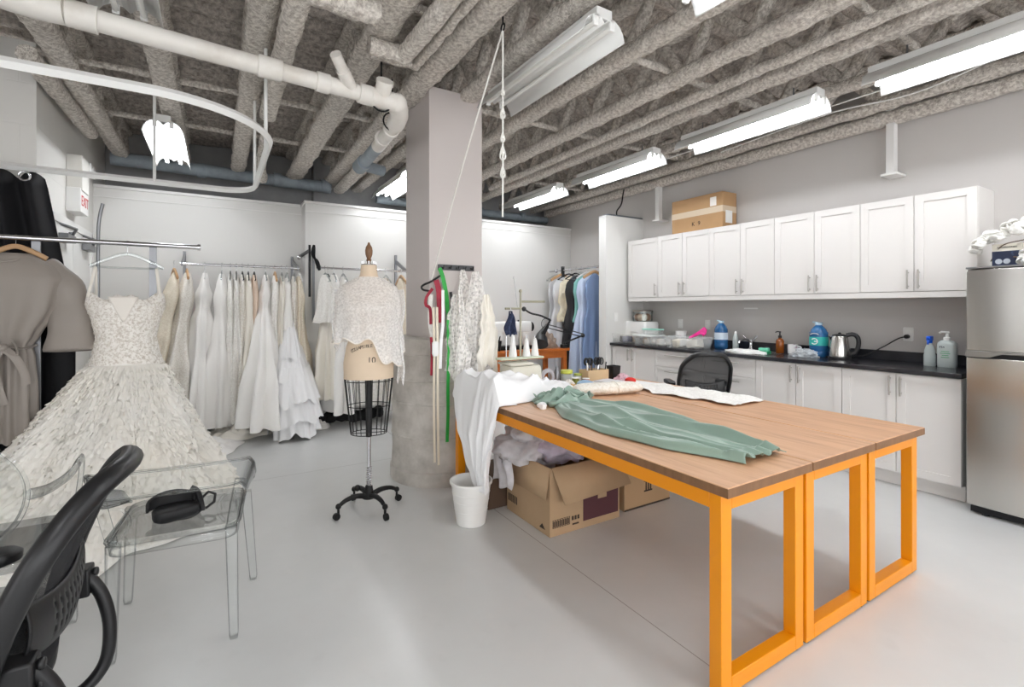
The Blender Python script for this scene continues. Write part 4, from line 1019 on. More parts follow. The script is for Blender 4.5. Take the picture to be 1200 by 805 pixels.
dress('beaded gown between the mannequin and the column',452,Y2,'clear',sheath(1.38,.1,.2,1.5),8,.5,M_beaded,10.1,Z2)
dress('narrow cream gown showing right beside the column edge',470,Y2,'wood',sheath(1.45,.07,.2,1.5),8,.5,M_cream,12.1,Z2)
b = BM(); tube(b, smooth_path([(1.0,5.95,.06),(1.2,6.0,.1),(1.45,5.98,.07),(1.75,6.02,.09)],6), [.05+.03*abs(math.sin(k)) for k in range(19)], 12)  # dark lumpy form along the floor
tag(obj('dark_bundle', b, M_velvet, loc=(1.3,5.98,0), world=True), 'lumpy black form lying on the floor under the second rail', 'bag')

# coloured dresses in the alcove
XA, ZA = 4.62, 1.955
t = thing('clothes_rail', 'chrome rail across the alcove beside the kitchen partition', 'clothes rail', (XA,5.6,ZA))
b = BM(); cyl(b,(XA,4.94,ZA),(XA,6.23,ZA),.0145,14); ball(b,(XA,6.24,ZA),.03,10,8); obj('rail', b, M_steel, t, world=True)
b = BM(); box(b,XA-.02,XA+.02,6.05,6.09,ZA-.12,ZA+.06); obj('clamp', b, M_black, t, world=True)
b = BM(); cyl(b,(XA,6.24,ZA),(XA,6.418,ZA),.012); obj('wall_arm', b, M_steel, t, world=True)
def alcove(label, px, m, L, seed, w=.055, kind='velvet', d=.2, flare=1.4, rz=PI/2, nm='dress'):
    y = yx(px, XA)
    t = thing('party_dress' if nm=='dress' else nm, label, nm, (XA,y,ZA-.17), rz+.0)
    b = BM(); garment(b, sheath(L,w,d,flare), 7, .5, seed); obj('gown_body', b, m, t, ang=80)
    put_hanger(kind,(XA,y,ZA),rz+rnd(-.05,.05), kind+' hanger of the '+label)
alcove('sheer grey shawl at the far end of the alcove rail',653,mat('grey_chiffon',(196,196,198),.8),1.0,1.,.05,'clear',.2,1.2,nm='shawl')
alcove('long pale grey gown with a gathered skirt on the alcove rail',659,mat('pale_grey',(212,214,218),.7),1.45,2.,.09,'wood',.2,1.8)
alcove('cream flower-textured jacket on the alcove rail',667,mat('cream_flower',(238,228,204),.85,bump=(40,1.,.02)),.55,3.,.10,'velvet',.2,1.1,nm='jacket')
alcove('black strapless gown on the alcove rail',675,mat('black_crepe',(30,29,32),.7),1.5,4.,.10,'velvet',.2,1.4)
alcove('mint top tucked between the black and blue gowns',681,mat('mint_cloth',(150,206,196),.7),.5,5.,.03,'clear',.16,1.0,nm='top')
alcove('pale blue ruffled gown on the alcove rail',689,mat('pale_blue',(190,203,226),.65),1.55,6.,.13,'white',.2,1.5)
alcove('deeper blue gown behind the pale blue ruffled gown',697,mat('mid_blue',(126,148,186),.65),1.6,7.,.045,'wood',.2,1.5)

# ---- front rack with robe and ruffled gown ------------------------------------------------------------------
YR, ZR = 4.40, 1.835
t = thing('garment_rack', 'long chrome garment rack holding the taupe robe and the ruffled gown', 'clothes rack', (-.7,YR,0))
b = BM(); cyl(b,(-1.75,YR-.02,ZR),(-.115,YR,ZR),.017,14); cyl(b,(-.125,YR,ZR),(-.105,YR,ZR),.024,14); obj('rail', b, M_steel, t, world=True)
for x in (-.40,-1.03):
    b = BM(); box(b,x-.022,x+.022,YR+.012,YR+.03,.06,ZR+.01); obj('upright', b, M_alu, t, world=True)
    b = BM(); box(b,x-.02,x+.02,YR-.22,YR+.26,.04,.07); obj('foot', b, M_alu, t, world=True)
    for y in (YR-.2,YR+.24):
        b = BM(); cyl(b,(x-.012,y,.022),(x+.012,y,.022),.022,14); obj('caster', b, M_black, t, world=True)
x = xy(115,4.62)
b = BM(); tube(b, smooth_path([(x,4.62,0),(x,4.62,1.0),(x,4.62,1.75),(x+.004,4.62,2.0),(x+.03,4.60,2.14)],6), .010, 12, flat=(1.1,.7)); lathe(b,[(.09,0),(.09,.02),(.02,.03)],20,(x,4.62,0))
tag(obj('chrome_pole', b, M_alu, loc=(x,4.62,0), world=True), 'tall chrome pole with bent tip behind the clear hanger', 'pole')

# robe
t = thing('belted_robe', 'taupe belted robe on a wooden hanger at the left edge', 'robe', (-1.15,YR-.02,ZR-.15))
M_taupe = mat('taupe_satin', (150,142,135), .5, sheen=.1, bump=(14,.15,.01))
b = BM(); garment(b,[(-1.18,.135,.10,-.0,0,1),(-.85,.13,.10,0,0,.9),(-.62,.115,.085,0,0,.9),(-.56,.10,.08,0,0,.9),(-.5,.14,.095,0,0,.6),(-.3,.23,.12,.02,0,.4),(-.12,.25,.10,.03,0,.15),(-.04,.205,.08,.03,0,.1),(.0,.15,.065,.03,0,.05),(.045,.07,.05,.03,0,0)],11,.22,4.); obj('robe_body', b, M_taupe, t, ang=80)
for s in (-1,1):
    b = BM(); pts = smooth_path([(s*.12+.03,.03,-.03),(s*.235+.03,.02,-.16),(s*.27+.03,.01,-.38),(s*.275+.03,-.02,-.60)],8)
    n=len(pts); tube(b, pts, [.075+.06*(k/(n-1)) + .006*math.sin(k*.9) for k in range(n)], 20, caps=False, flat=(1.0,.62), up=(1,0,0)); obj('sleeve', b, M_taupe, t, ang=80, sol=.004)
b = BM(); tube(b,[V((.113*math.cos(a),.092*math.sin(a),-.56+.01*math.sin(a*2))) for a in [2*PI*k/40 for k in range(40)]],.022,8,closed=True,flat=(.35,1.0)); obj('belt', b, M_taupe, t)
b = BM()
for pp in ([(0,-.10,-.55),(.05,-.125,-.52),(.07,-.12,-.60),(.02,-.11,-.57)],[(0,-.11,-.56),(.06,-.13,-.62),(.10,-.12,-.72),(.11,-.12,-.80)],[(0,-.11,-.56),(-.03,-.13,-.64),(-.02,-.125,-.78),(.01,-.12,-.92)]):
    tube(b, smooth_path(pp,8), .022, 8, flat=(1,.25), up=(1,0,0))
ball(b,(0,-.11,-.56),.028,10,8); obj('tied_bow', b, M_taupe, t)
b = BM(); tube(b, smooth_path([(-.085,-.02,.03),(-.05,-.07,0.0),(0,-.08,-.015),(.05,-.07,0.0),(.085,-.02,.03)],6),.008,8); obj('neckline', b, M_taupe, t)
put_hanger('wood',(-1.12,YR-.01,ZR-.005),PI/2,'wooden hanger showing at the neck of the taupe robe').scale=(.8,.72,.8)

# black curtain with eyelets
t = thing('eyelet_curtain', 'black curtain with metal eyelets hanging from the curtain track at the left edge', 'curtain', (-1.6,4.72,0))
M_curt = mat('black_curtain', (20,20,24), .85, bump=(150,.2,.002))
b = BM()
def cur(u,v):
    z = 2.335-2.32*v; sp = .0+.17*min(1,v*2.2); x = -2.35+(1.29+sp)*u
    f = (1-.25*v)
    return V((x, 4.70+.055*f*math.sin(u*52)-.02*v, z-(.05*math.sin(u*26)**2 if v==0 else 0)))
grid(b,cur,260,24); obj('curtain_cloth', b, M_curt, t, world=True, ang=80, sol=.003)
for x,y,a in ((-1.14,4.632,-.1),(-1.30,4.635,.9),(-1.42,4.63,-.9)):
    b = BM(); tube(b,[V((x+.030*math.cos(q)*math.cos(a),y+.030*math.cos(q)*math.sin(a),2.29+.030*math.sin(q))) for q in [2*PI*k/24 for k in range(24)]],.007,8,closed=True); obj('eyelet', b, M_steel, t, world=True)

# big ruffled gown
GX, GY = -.545, 4.36
t = thing('ruffled_gown', 'large ivory wedding gown with beaded bodice and feathery ruffled skirt spread on the floor', 'dress', (GX,GY,0))
M_bod = mat('beaded_bodice', (248,244,238), .5, var=(60,(204,194,182),.46,.66), bump=(120,.7,.006))
b = BM(); NT=72; loops=[]
brow=[(.97,.215,.15,0),(1.06,.19,.14,0),(1.17,.17,.12,0),(1.28,.19,.13,0),(1.40,.225,.14,0),(1.47,.215,.12,0)]
for j in range(31):
    z=.97+.5*j/30; hx,hy,o=interp(brow,z); lp=[]
    for k in range(NT):
        a=2*PI*k/NT; s=math.sin(a); c=math.cos(a)
        top = 0
        if j>24:
            q=(j-24)/6; front = max(0,-s)
            top = q*(.045*(math.cos(c*6.3*1.0))*front - .06*math.exp(-(c/.18)**2)*front + .0 - .05*max(0,s))
        lp.append(V((hx*c, hy*s*(1+.12*math.exp(-((abs(c)-.45)/.25)**2)*max(0,-s)*math.exp(-((z-1.38)/.07)**2)), z+top)))
    loops.append(lp)
loft(b,loops,False,False); obj('bodice', b, M_bod, t, sol=.004, ang=80)
b = BM()
def insert(u,v): return V(((u-.5)*.17*(1-v*.92), -.145-.004*math.sin(u*PI)+.012*v*0, 1.452 - .17*v))
grid(b,insert,10,12); obj('sheer_insert', b, mat('sheer_ivory',(236,230,222),.6), t, sol=.002)
for s in (-1,1):
    b = BM(); tube(b, smooth_path([(s*.20,-.07,1.45),(s*.185,-.03,1.56),(s*.17,0,1.66),(s*.175,.05,1.55),(s*.18,.09,1.42)],6), .005, 6, flat=(1.6,.4), up=(1,0,0)); obj('strap', b, M_ivory, t)
random.seed(21)
b = BM()
for k in range(420):
    a=rnd(-PI,0); z=rnd(.99,1.42); hx,hy,o=interp(brow,z); bmesh.ops.create_icosphere(b, subdivisions=1, radius=rnd(.003,.006), matrix=Matrix.Translation((hx*math.cos(a)*1.01,hy*math.sin(a)*1.03,z)))
for k in range(46):
    u=k/45; a=-PI+PI*u; bmesh.ops.create_icosphere(b, subdivisions=1, radius=.007, matrix=Matrix.Translation((.217*math.cos(a),.155*math.sin(a),.985-.05*math.sin(PI*u)+rnd(-.01,.01))))
obj('beading', b, mat('silver_bead',(226,220,210),.25), t)['kind']='stuff'
def skirt(a, v):
    """v 0 waist .. 1 hem"""
    z = .99*(1-v)**.92 if v < 1 else 0
    e = v**1.0
    c, s = math.cos(a), math.sin(a)
    hx = .20+.50*e+.13*max(0,v-.75)*4*.5; hy = .15+.46*e+.25*max(0,v-.8)*2
    ox = -.09*e-.08*max(0,v-.7)*3*.5; oy = -.30*e-.22*max(0,v-.75)
    if c < 0: hx += .30*max(0,v-.72)*2.2*(-c)
    w = 1+.15*v**.7*(math.sin(7*a+1.5*nz(c*1.2,s*1.2,v*2))+.5*math.sin(13*a+2))
    return V((ox+hx*c*w, oy+hy*s*w, max(z,.004)))
b = BM(); grid(b, lambda u,v: skirt(u*2*PI, v), 144, 40, True); obj('underskirt', b, mat('ivory_underskirt',(250,247,241),.9), t, ang=85)
M_ruff = mat('feathery_ruffle', (253,251,246), .92, var=(2.2,(249,244,234),.35,.75))
b = BM(); NT=40; NU=560
for i in range(NT):
    v0=.012+.955*(i/NT)**.92; dv=.062 if i<NT-1 else .035
    rows=[]
    for j in range(5):
        t_=j/4; row=[]
        for k in range(NU):
            a=2*PI*k/NU; v=min(1.0,v0+dv*t_*(1+.25*nz(math.cos(a)*6+i,math.sin(a)*6,i)))
            p=skirt(a,v); pe=skirt(a+.01,v); pv=skirt(a,max(0,v-.02))
            ta=(pe-p).normalized(); tv=(p-pv); tv=tv.normalized() if tv.length>1e-6 else V((0,0,-1)); nrm=tv.cross(ta)
            if nrm.dot(V((math.cos(a),math.sin(a),.25)))<0: nrm=-nrm
            fr=math.sin(a*53+i*2.7+5*nz(math.cos(a)*6,math.sin(a)*6,i*1.7))*.22+.8*nz(math.cos(a)*13+i*3,math.sin(a)*13,i)+.8*nz(math.cos(a)*31,math.sin(a)*31+i*2,t_*1.5)+.5*nz(math.cos(a)*70,math.sin(a)*70+i,t_*3)
            q=p+nrm*(.004+.020*t_**.8+(.012+.016*v0)*t_*fr)+ta*(.014*t_*nz(math.cos(a)*30,math.sin(a)*30,i+9))
            q=q+tv*(rnd(-.012,.012)*t_+.02*t_*nz(math.cos(a)*22,math.sin(a)*22,i*3.3))
            q.z=max(q.z,.004+.002*(NT-i)/NT); row.append(b.verts.new(q))
        rows.append(row)
    for r0,r1 in zip(rows,rows[1:]):
        for k in range(NU): b.faces.new((r0[k],r0[(k+1)%NU],r1[(k+1)%NU],r1[k]))
obj('ruffles', b, M_ruff, t, ang=85)
put_hanger('clear',(GX,YR,ZR-.01),PI/2,'clear hanger holding the straps of the ruffled gown')
# ---- dress form -------------------------------------------------------------------------------------------
t = thing('dress_form', 'cream size 10 dress form on black wheeled base with wire cage skirt', 'mannequin', (.885,3.33,0), R(-15))
M_linen = mat('linen_form', (224,203,178), .75, bump=(250,.25,.002), var=(3,(214,194,170),.35,.75))
M_iron = mat('cast_iron', (28,28,28), .5, .4)
NT=64; loops=[]
fr=[(.90,.163,.125,0),(1.0,.165,.128,0),(1.10,.150,.115,0),(1.19,.122,.098,0),(1.28,.135,.105,0),(1.37,.158,.13,-.012),(1.45,.165,.115,0),(1.515,.170,.085,.01),(1.55,.12,.07,.012),(1.58,.065,.06,.012),(1.61,.056,.055,.008),(1.665,.052,.052,.0)]
b=BM()
for j in range(61):
    z=.90+.765*j/60; hx,hy,o=interp(fr,z); lp=[]
    for k in range(NT):
        a=2*PI*k/NT; c,s=math.cos(a),math.sin(a)
        bu=.035*math.exp(-((abs(c)-.5)/.26)**2)*max(0,-s)*math.exp(-((z-1.36)/.06)**2)
        lp.append(V((hx*c,o+hy*s-bu,z)))
    loops.append(lp)
loft(b,loops); obj('torso', b, M_linen, t, ang=70)
b=BM(); lathe(b,[(.052,1.665),(.053,1.668),(.05,1.672)],32); obj('neck_plate', b, M_steel, t)
b=BM(); lathe(b,[(.012,1.672),(.012,1.69),(.018,1.70),(.013,1.71),(.022,1.735),(.025,1.765),(.020,1.79),(.010,1.805),(.006,1.82),(.0,1.822)],20,cap1=False); obj('finial', b, mat('walnut_finial',(120,88,62),.45), t)
b=BM()
for k in range(8): a=2*PI*k/8; cyl(b,(.045*math.cos(a),.045*math.sin(a),1.668),(.045*math.cos(a),.045*math.sin(a),1.69),.005,6)
obj('neck_studs', b, M_steel, t)
b=BM()
def cage(z): 
    r=interp([(.525,.118,.095),(.72,.14,.11),(.90,.16,.122)],z); return r
for z in (.527,.715,.885):
    hx,hy=cage(z); tube(b,[V((hx*math.cos(2*PI*k/40),hy*math.sin(2*PI*k/40),z)) for k in range(40)],.0028,6,closed=True)
for k in range(22):
    a=2*PI*k/22; tube(b,[V((cage(z)[0]*math.cos(a),cage(z)[1]*math.sin(a),z)) for z in (.527,.62,.715,.80,.90)],.0022,6)
for k in range(2): a=PI*k/2; hx,hy=cage(.527); cyl(b,(hx*math.cos(a),hy*math.sin(a),.527),(-hx*math.cos(a),-hy*math.sin(a),.527),.0025,6)
obj('wire_cage', b, M_iron, t)
b=BM(); cyl(b,(0,0,.50),(0,0,.90),.019,16); obj('upper_post', b, M_black, t)
b=BM(); cyl(b,(0,0,.11),(0,0,.505),.0125,14); obj('lower_post', b, M_steel, t)
b=BM(); n=90; tube(b,[V((.018*math.cos(k*2*PI/10),.018*math.sin(k*2*PI/10),.155+.14*k/n)) for k in range(n+1)],.003,6); obj('spring', b, M_steel, t)
b=BM(); lathe(b,[(.045,.085),(.05,.10),(.03,.12),(.024,.165),(.02,.17)],20); ball(b,(-.075,.02,.15),.022,10,8); cyl(b,(-.02,0,.125),(-.075,.02,.15),.009,8); obj('base_hub', b, M_iron, t, bev=.002)
for k in range(4):
    a=R(-62+90*k)
    P=lambda r,z: (r*math.cos(a),r*math.sin(a),z)
    b=BM(); tube(b, smooth_path([P(.02,.10),P(.09,.118),P(.16,.112),P(.21,.088)],6), [.02-.008*i/18 for i in range(19)], 10); ball(b,P(.215,.085),.019,10,8); l=obj('leg', b, M_iron, t)
    b=BM(); cyl(b,P(.215,.03),P(.215,.085),.008,8); q=V(P(.228,.0225)); s=V((-math.sin(a),math.cos(a),0)); cyl(b,q-s*.011,q+s*.011,.0225,16); obj('caster', b, M_iron, l)
M_text=mat('stencil_ink',(52,46,42),.7)
def onform(s, z0, ang0, size, spread, arch):
    n=len(s)
    for i,ch in enumerate(s):
        if ch==' ': continue
        a=ang0+(i-(n-1)/2)*spread; z=z0+arch*(1-((i-(n-1)/2)/(n/2))**2)
        hx,hy,o=interp(fr,z); c,sn=math.cos(a),math.sin(a)
        nx,ny=c/hx,sn/hy
        text('lettering',ch,size,((hx+.0012)*c,o+(hy+.0012)*sn,z),(R(90),R(0),math.atan2(ny,nx)+PI/2),M_text,t,.0003)
onform('COLLAPSIBLE SHOULDERS',1.088,R(-84),.031,.088,.036)
onform('10',1.03,R(-84),.056,.17,0)
# sheer lace top draped over the form (its own thing)
M_laceT=soften(lacemat('sheer_lace',(253,252,251),75,.36,.64,.64,.9),.25)
tt = thing('lace_blouse', 'sheer white lace top draped over the dress form, longer on one side', 'blouse', (.885,3.33,1.0), R(-15))
b=BM(); loops=[]
NT=96
def lrow(v,a):
    c,s=math.cos(a),math.sin(a)
    zt=1.585
    hem=1.16-.03*math.sin(9*a)*.6
    if s<.3:
        hem += -.16/(1+math.exp(-(c-.28)*14))*max(0,min(1,(.3-s)*2))
    z=zt+(hem-zt)*v
    hx,hy,o=interp(fr,max(z,.9)); g=interp([(0,.012,.008),(.12,.02,.012),(.4,.045,.02),(1,.065,.028)],v)
    w=1+.10*v*math.sin(11*a+2*nz(c*2,s*2,v*2))*.5+.03*nz(c*3,s*3,z*5)
    m=interp([(1.0,.165,.13),(1.3,.165,.13),(1.48,.18,.11),(1.53,.15,.085),(1.59,.065,.06)],z)
    bu=.05*math.exp(-((z-1.36)/.09)**2)*max(0,-s)**.5
    return V(((max(hx,m[0])+g[0])*c*w, o+(max(hy,m[1])+g[1])*s*w-bu, z-1.0))
grid(b, lambda u,v: lrow(v,u*2*PI), NT, 40, True); obj('lace_bodice', b, M_laceT, tt, ang=85)
b=BM()
def drop(u,v):
    return V((.178+.045*u+.012*math.sin(v*9)+.0*v, -.06+.10*math.sin(u*5+v)*.5, .50-.62*v-.03*math.sin(u*9)*v))
grid(b,drop,14,30); obj('hanging_panel', b, M_laceT, tt, ang=85)
b=BM()
def drop2(u,v): return V((-.19-.035*u-.02*v*0+.008*math.sin(v*8), -.03+.09*math.sin(u*4+v)*.5, .50-.40*v+.02*math.sin(u*8)*v))
grid(b,drop2,14,24); obj('side_panel', b, M_laceT, tt, ang=85)
b=BM(); tube(b,[lrow(1.,2*PI*k/NT*1.0) + V((0,-.001,0)) for k in range(NT)],.0045,6,closed=True); obj('scalloped_hem', b, mat('hem_cord',(238,232,224),.8), tt)

# ---- office chair ----------------------------------------------------------------------------------------------
M_mesh=lacemat('black_mesh',(24,25,29),420,.02,.12,.55,1.0,'v',.8)
M_seat=mat('black_fabric',(24,24,27),.9,bump=(300,.4,.002))
M_shell=mat('charcoal_plastic',(21,21,23),.38)
M_cast=mat('caster_black',(20,20,20),.5)
def bsurf(u,v):
    """u -1..1 across, v 0..1 up; chair faces +y"""
    w=1.07*interp([(0,.185),(.15,.225),(.45,.245),(.75,.238),(1,.195)],v)[0]
    y=-.235-.17*v-.02*v*v+.024*math.sin(v*PI)
    z=.445+.51*v*1.03
    return V((u*w, y+.045*u*u, z))
def back_loop(n=72):
    pts=[]
    for k in range(n):
        a=2*PI*k/n; c,s=math.cos(a),math.sin(a)
        e=.52
        u=math.copysign(abs(c)**e,c); v=.5+.5*math.copysign(abs(s)**e,s)
        pts.append(bsurf(u,v))
    return pts
def office_chair(label, loc, rz):
    t=thing('office_chair', label, 'chair', loc, rz)
    b=BM(); tube(b, back_loop(), .022, 12, closed=True, flat=(1.25,.85), up=(0,1,0)); obj('back_frame', b, M_shell, t, ang=60)
    b=BM()
    def pan(u,v):
        a=2*PI*u; c,s=math.cos(a),math.sin(a); e=.52; q=v*.985
        return bsurf(math.copysign(abs(c)**e,c)*q, .5+.5*math.copysign(abs(s)**e,s)*q)+V((0,.004,0))
    grid(b,pan,72,12,True); obj('back_mesh', b, M_mesh, t, ang=80)
    b=BM(); NU,NV=44,9
    def lum(u,v): 
        x=(u-.5)*.40; return V((x, -.300+.22*x*x*3 - .01*math.sin(v*PI), .575+.125*v+.03*(abs(2*u-1))**2))
    Q=[[b.verts.new(lum(i/NU,j/NV)) for j in range(NV+1)] for i in range(NU+1)]
    for i in range(NU):
        for j in range(NV):
            if j in (2,4,6) and (i%3==1) and 9<i<35: continue
            b.faces.new((Q[i][j],Q[i+1][j],Q[i+1][j+1],Q[i][j+1]))
    obj('lumbar_plate', b, M_shell, t, sol=.006, ang=50)
    for s in (-1,1):
        b=BM(); box(b,s*.21-.03,s*.21+.03,-.30,-.235,.54,.62); cyl(b,(s*.21,-.30,.60),(s*.21,-.315,.60),.013,12); cyl(b,(s*.21,-.30,.56),(s*.21,-.315,.56),.011,12); obj('back_bracket', b, M_shell, t, bev=.006)
        b=BM(); tube(b, smooth_path([(s*.205,-.285,.60),(s*.20,-.325,.53),(s*.19,-.345,.43),(s*.175,-.33,.33),(s*.14,-.26,.285),(s*.08,-.12,.31),(s*.04,-.03,.36)],8), .017, 12); obj('back_support_tube', b, M_shell, t)
        b=BM(); tube(b, smooth_path([(s*.20,-.02,.40),(s*.275,-.02,.41),(s*.285,-.02,.50),(s*.285,-.02,.645)],6), .02, 10, flat=(1.2,.8)); obj('arm_post', b, M_shell, t)
        b=BM(); loft(b,[[V((s*.285+x*q,.0+y*q,z)) for x,y in rrect(.08,.25,.035)] for z,q in ((.645,.9),(.652,1),(.672,1),(.68,.9))]); obj('arm_pad', b, M_black, t)
    def se(w,h,z,q): 
        out=[]
        for k in range(48):
            a=2*PI*k/48; c,s=math.cos(a),math.sin(a); out.append(V((w*q*math.copysign(abs(c)**.5,c), .0+h*q*math.copysign(abs(s)**.5,s), z)))
        return out
    b=BM(); loft(b,[se(.25,.25,.43,.9),se(.25,.25,.44,1),se(.25,.25,.475,1.01),se(.25,.25,.495,.96),se(.25,.25,.505,.8),se(.25,.25,.505,.4)]); obj('seat_cushion', b, M_seat, t)
    b=BM(); loft(b,[se(.22,.22,.405,.9),se(.24,.24,.43,1)]); obj('seat_shell', b, M_shell, t)
    b=BM(); box(b,-.1,.1,-.12,.12,.35,.405); cyl(b,(.1,.05,.385),(.26,.05,.385),.007,8); obj('tilt_mechanism', b, M_shell, t, bev=.01)
    b=BM(); cyl(b,(0,0,.12),(0,0,.35),.026,16); cyl(b,(0,0,.1),(0,0,.22),.034,16); obj('gas_column', b, M_black, t)
    b=BM(); lathe(b,[(.05,.085),(.055,.12),(.04,.135)],20); obj('base_hub', b, M_shell, t)
    for k in range(5):
        a=2*PI*k/5+.3; P=lambda r,z:(r*math.cos(a),r*math.sin(a),z)
        b=BM(); tube(b,[P(.03,.105),P(.16,.095),P(.295,.07)],[.03,.024,.016],10); l=obj('leg', b, M_shell, t)
        b=BM(); q=V(P(.295,.028)); s=V((-math.sin(a),math.cos(a),0)); cyl(b,q-s*.026,q-s*.006,.028,16); cyl(b,q+s*.006,q+s*.026,.028,16); cyl(b,P(.295,.03),P(.295,.075),.008,8); obj('caster', b, M_cast, l)
    return t
# faces -x with a slight turn: local +y -> (-.98,.19)
oc=office_chair('black mesh office chair close by at the left edge, back towards the tables',(-.624,1.671,0),R(87))
far = dup(oc,(3.80+.12,2.86+.20,0),R(-36),'black mesh office chair behind the long tables facing the counter'); far.scale = (.86,1,1)

# ---- clear plastic armchairs ---------------------------------------------------------------------------------------
M_acr=clearmat('clear_acrylic',(252,253,253),(62,68,72),.03,.04,.8)
t=thing('clear_armchair','low-backed clear plastic armchair carrying the black headset','chair',(-.125,2.595,0),R(-6))
def leg(x0,y0,x1,y1,ztop,name='leg'):
    b=BM(); loft(b,[[V((x1+x*.75,y1+y*.75,0)) for x,y in rrect(.036,.036,.006,2)],[V((x1+x,y1+y,.02)) for x,y in rrect(.034,.034,.006,2)],[V((x0+x*1.15,y0+y*1.15,ztop)) for x,y in rrect(.04,.04,.006,2)]]); return obj(name,b,M_acr,t)
for (x0,y0,x1,y1) in ((.20,-.195,.212,-.235),(-.20,-.195,-.205,-.205),(.23,.215,.262,.225),(-.235,.215,-.255,.245)): leg(x0,y0,x1,y1,.455)
b=BM(); loft(b,[[V((x*s,y*s,z)) for x,y in rrect(.45,.46,.06)] for z,s in ((.455,.985),(.46,1),(.472,1),(.478,.985))]); obj('seat', b, M_acr, t)
b=BM(); loft(b,[[V((x*s,y*s,z)) for x,y in rrect(.44,.45,.06)] for z,s in ((.415,1.0),(.4545,1.0))],False,False); obj('seat_apron', b, M_acr, t, sol=.006)
def ush(u, r): # plan of the wrap-around back: from right arm front round the rear to left arm front
    P=smooth_path([(.262,.22,0),(.275,.05,0),(.28,-.12,0),(.275,-.215,0),(.235,-.268,0),(.10,-.278,0),(-.10,-.278,0),(-.235,-.268,0),(-.275,-.215,0),(-.28,-.12,0),(-.275,.05,0),(-.262,.22,0)],8)
    k=u*(len(P)-1); i=min(int(k),len(P)-2); return P[i].lerp(P[i+1],k-i)
def band(u,v):
    p=ush(u,0); side=min(1,abs(2*u-1)/.55) if abs(2*u-1)<.55 else 1
    k=max(0,(abs(2*u-1)-.36)/.64)
    top=.75-.23*k**1.2; bot=.645-.16*k
    z=bot+(top-bot)*v; out=1+.02*(v-.4)*(1-k*.6)
    q=.86+.14*v if True else 1
    return V((p.x*out*(.90+.10*v),p.y*out*(.93+.07*v),z))
b=BM(); grid(b,band,80,8); bd=obj('back_band', b, M_acr, t, sol=.011, ang=60)
for vv in (0,1):
    b=BM(); tube(b,[band(k/80,vv) for k in range(81)],.0068,8); obj('band_rim', b, M_acr, bd)
b=BM(); tube(b,[V((x,y,.466)) for x,y in rrect(.455,.465,.06)],.008,8,closed=True); obj('seat_rim', b, M_acr, t)
for s in (-1,1):
    b=BM(); tube(b, smooth_path([(s*.20,-.205,.455),(s*.215,-.225,.55),(s*.235,-.235,.66)],5), .017, 8, flat=(1.2,.8)); obj('rear_post', b, M_acr, t)
    b=BM(); tube(b, smooth_path([(s*.215,-.21,.60),(s*.17,-.20,.585),(s*.15,-.19,.53),(s*.175,-.19,.475),(s*.21,-.2,.462)],6), .006, 8); obj('inner_loop', b, M_acr, t)
# oval-backed one at the left edge
t=thing('clear_oval_back_chair','clear plastic armchair with rounded oval back at the left edge behind the black chair','chair',(-.775,2.60,0))
for (x0,y0,x1,y1) in ((.195,-.2,.20,-.27),(-.195,-.2,-.2,-.27),(.225,.21,.235,.22),(-.225,.21,-.235,.22)): leg(x0,y0,x1,y1,.455)
b=BM(); loft(b,[[V((x*s,y*s,z)) for x,y in rrect(.48,.48,.09)] for z,s in ((.448,.985),(.455,1),(.472,1),(.478,.985))]); obj('seat', b, M_acr, t)
b=BM(); lp=lambda z,sx,sz,y: [V((sx*math.cos(2*PI*k/48), y-.14*(sz*math.sin(2*PI*k/48)+.2), .735+sz*math.sin(2*PI*k/48))) for k in range(48)]
loft(b,[lp(0,.20,.20,-.225),lp(0,.205,.205,-.235),lp(0,.20,.20,-.245)]); obj('oval_back', b, M_acr, t)
b=BM(); tube(b, lp(0,.207,.207,-.236), .0095, 8, closed=True); obj('back_rim', b, M_acr, t)
for s in (-1,1):
    b=BM(); tube(b, smooth_path([(s*.15,-.215,.475),(s*.13,-.235,.54),(s*.12,-.24,.58)],5), .018, 8); obj('back_post', b, M_acr, t)
    b=BM(); tube(b, smooth_path([(s*.205,-.235,.715),(s*.235,-.12,.695),(s*.265,.03,.70),(s*.275,.13,.725),(s*.272,.19,.715),(s*.262,.215,.62),(s*.25,.215,.53),(s*.235,.21,.46)],6), .015, 8, flat=(1.3,.7)); obj('arm', b, M_acr, t)

# headset
t=thing('headset','black padded headset with strap loop lying on the clear armchair seat','headset',(-.145,2.53,.4785),R(14)); t.scale=(.82,.82,.82)
M_pad=mat('black_rubber',(20,20,22),.55)
b=BM(); loft(b,[[V((x*s,y*s+oy,z)) for x,y in rrect(.21,.12,.04)] for z,s,oy in ((0,.86,0),(.012,1,0),(.045,1.02,0),(.055,.97,.0),(.06,.85,0))]); obj('visor', b, M_pad, t)
b=BM(); grid(b,lambda u,v:(lambda a:V((-.02+.105*math.cos(a),.02+.07*math.sin(a)*.8, .05+.075*v*(.45+.55*math.sin(u*PI)))))(PI*u), 30, 6); obj('face_pad', b, M_pad, t, sol=.012, ang=60)
b=BM(); tube(b, smooth_path([(.07,.045,.12),(.095,.02,.10),(.10,-.04,.05),(.10,-.05,.02)],6), .02, 8, flat=(1,.5)); obj('side_strap', b, M_black, t)
b=BM(); tube(b,[(.10,.01,.055),(.15,.03,.085),(.178,.01,.07),(.165,-.02,.04),(.125,-.03,.02),(.10,-.02,.03)],.0075,8,closed=True); obj('strap_loop', b, M_black, t)
b=BM(); tube(b,[V((.03+.055*math.cos(a),-.052,.025+.022*math.sin(a))) for a in [2*PI*k/20 for k in range(20)]],.008,8,closed=True); obj('dial_ring', b, M_black, t)
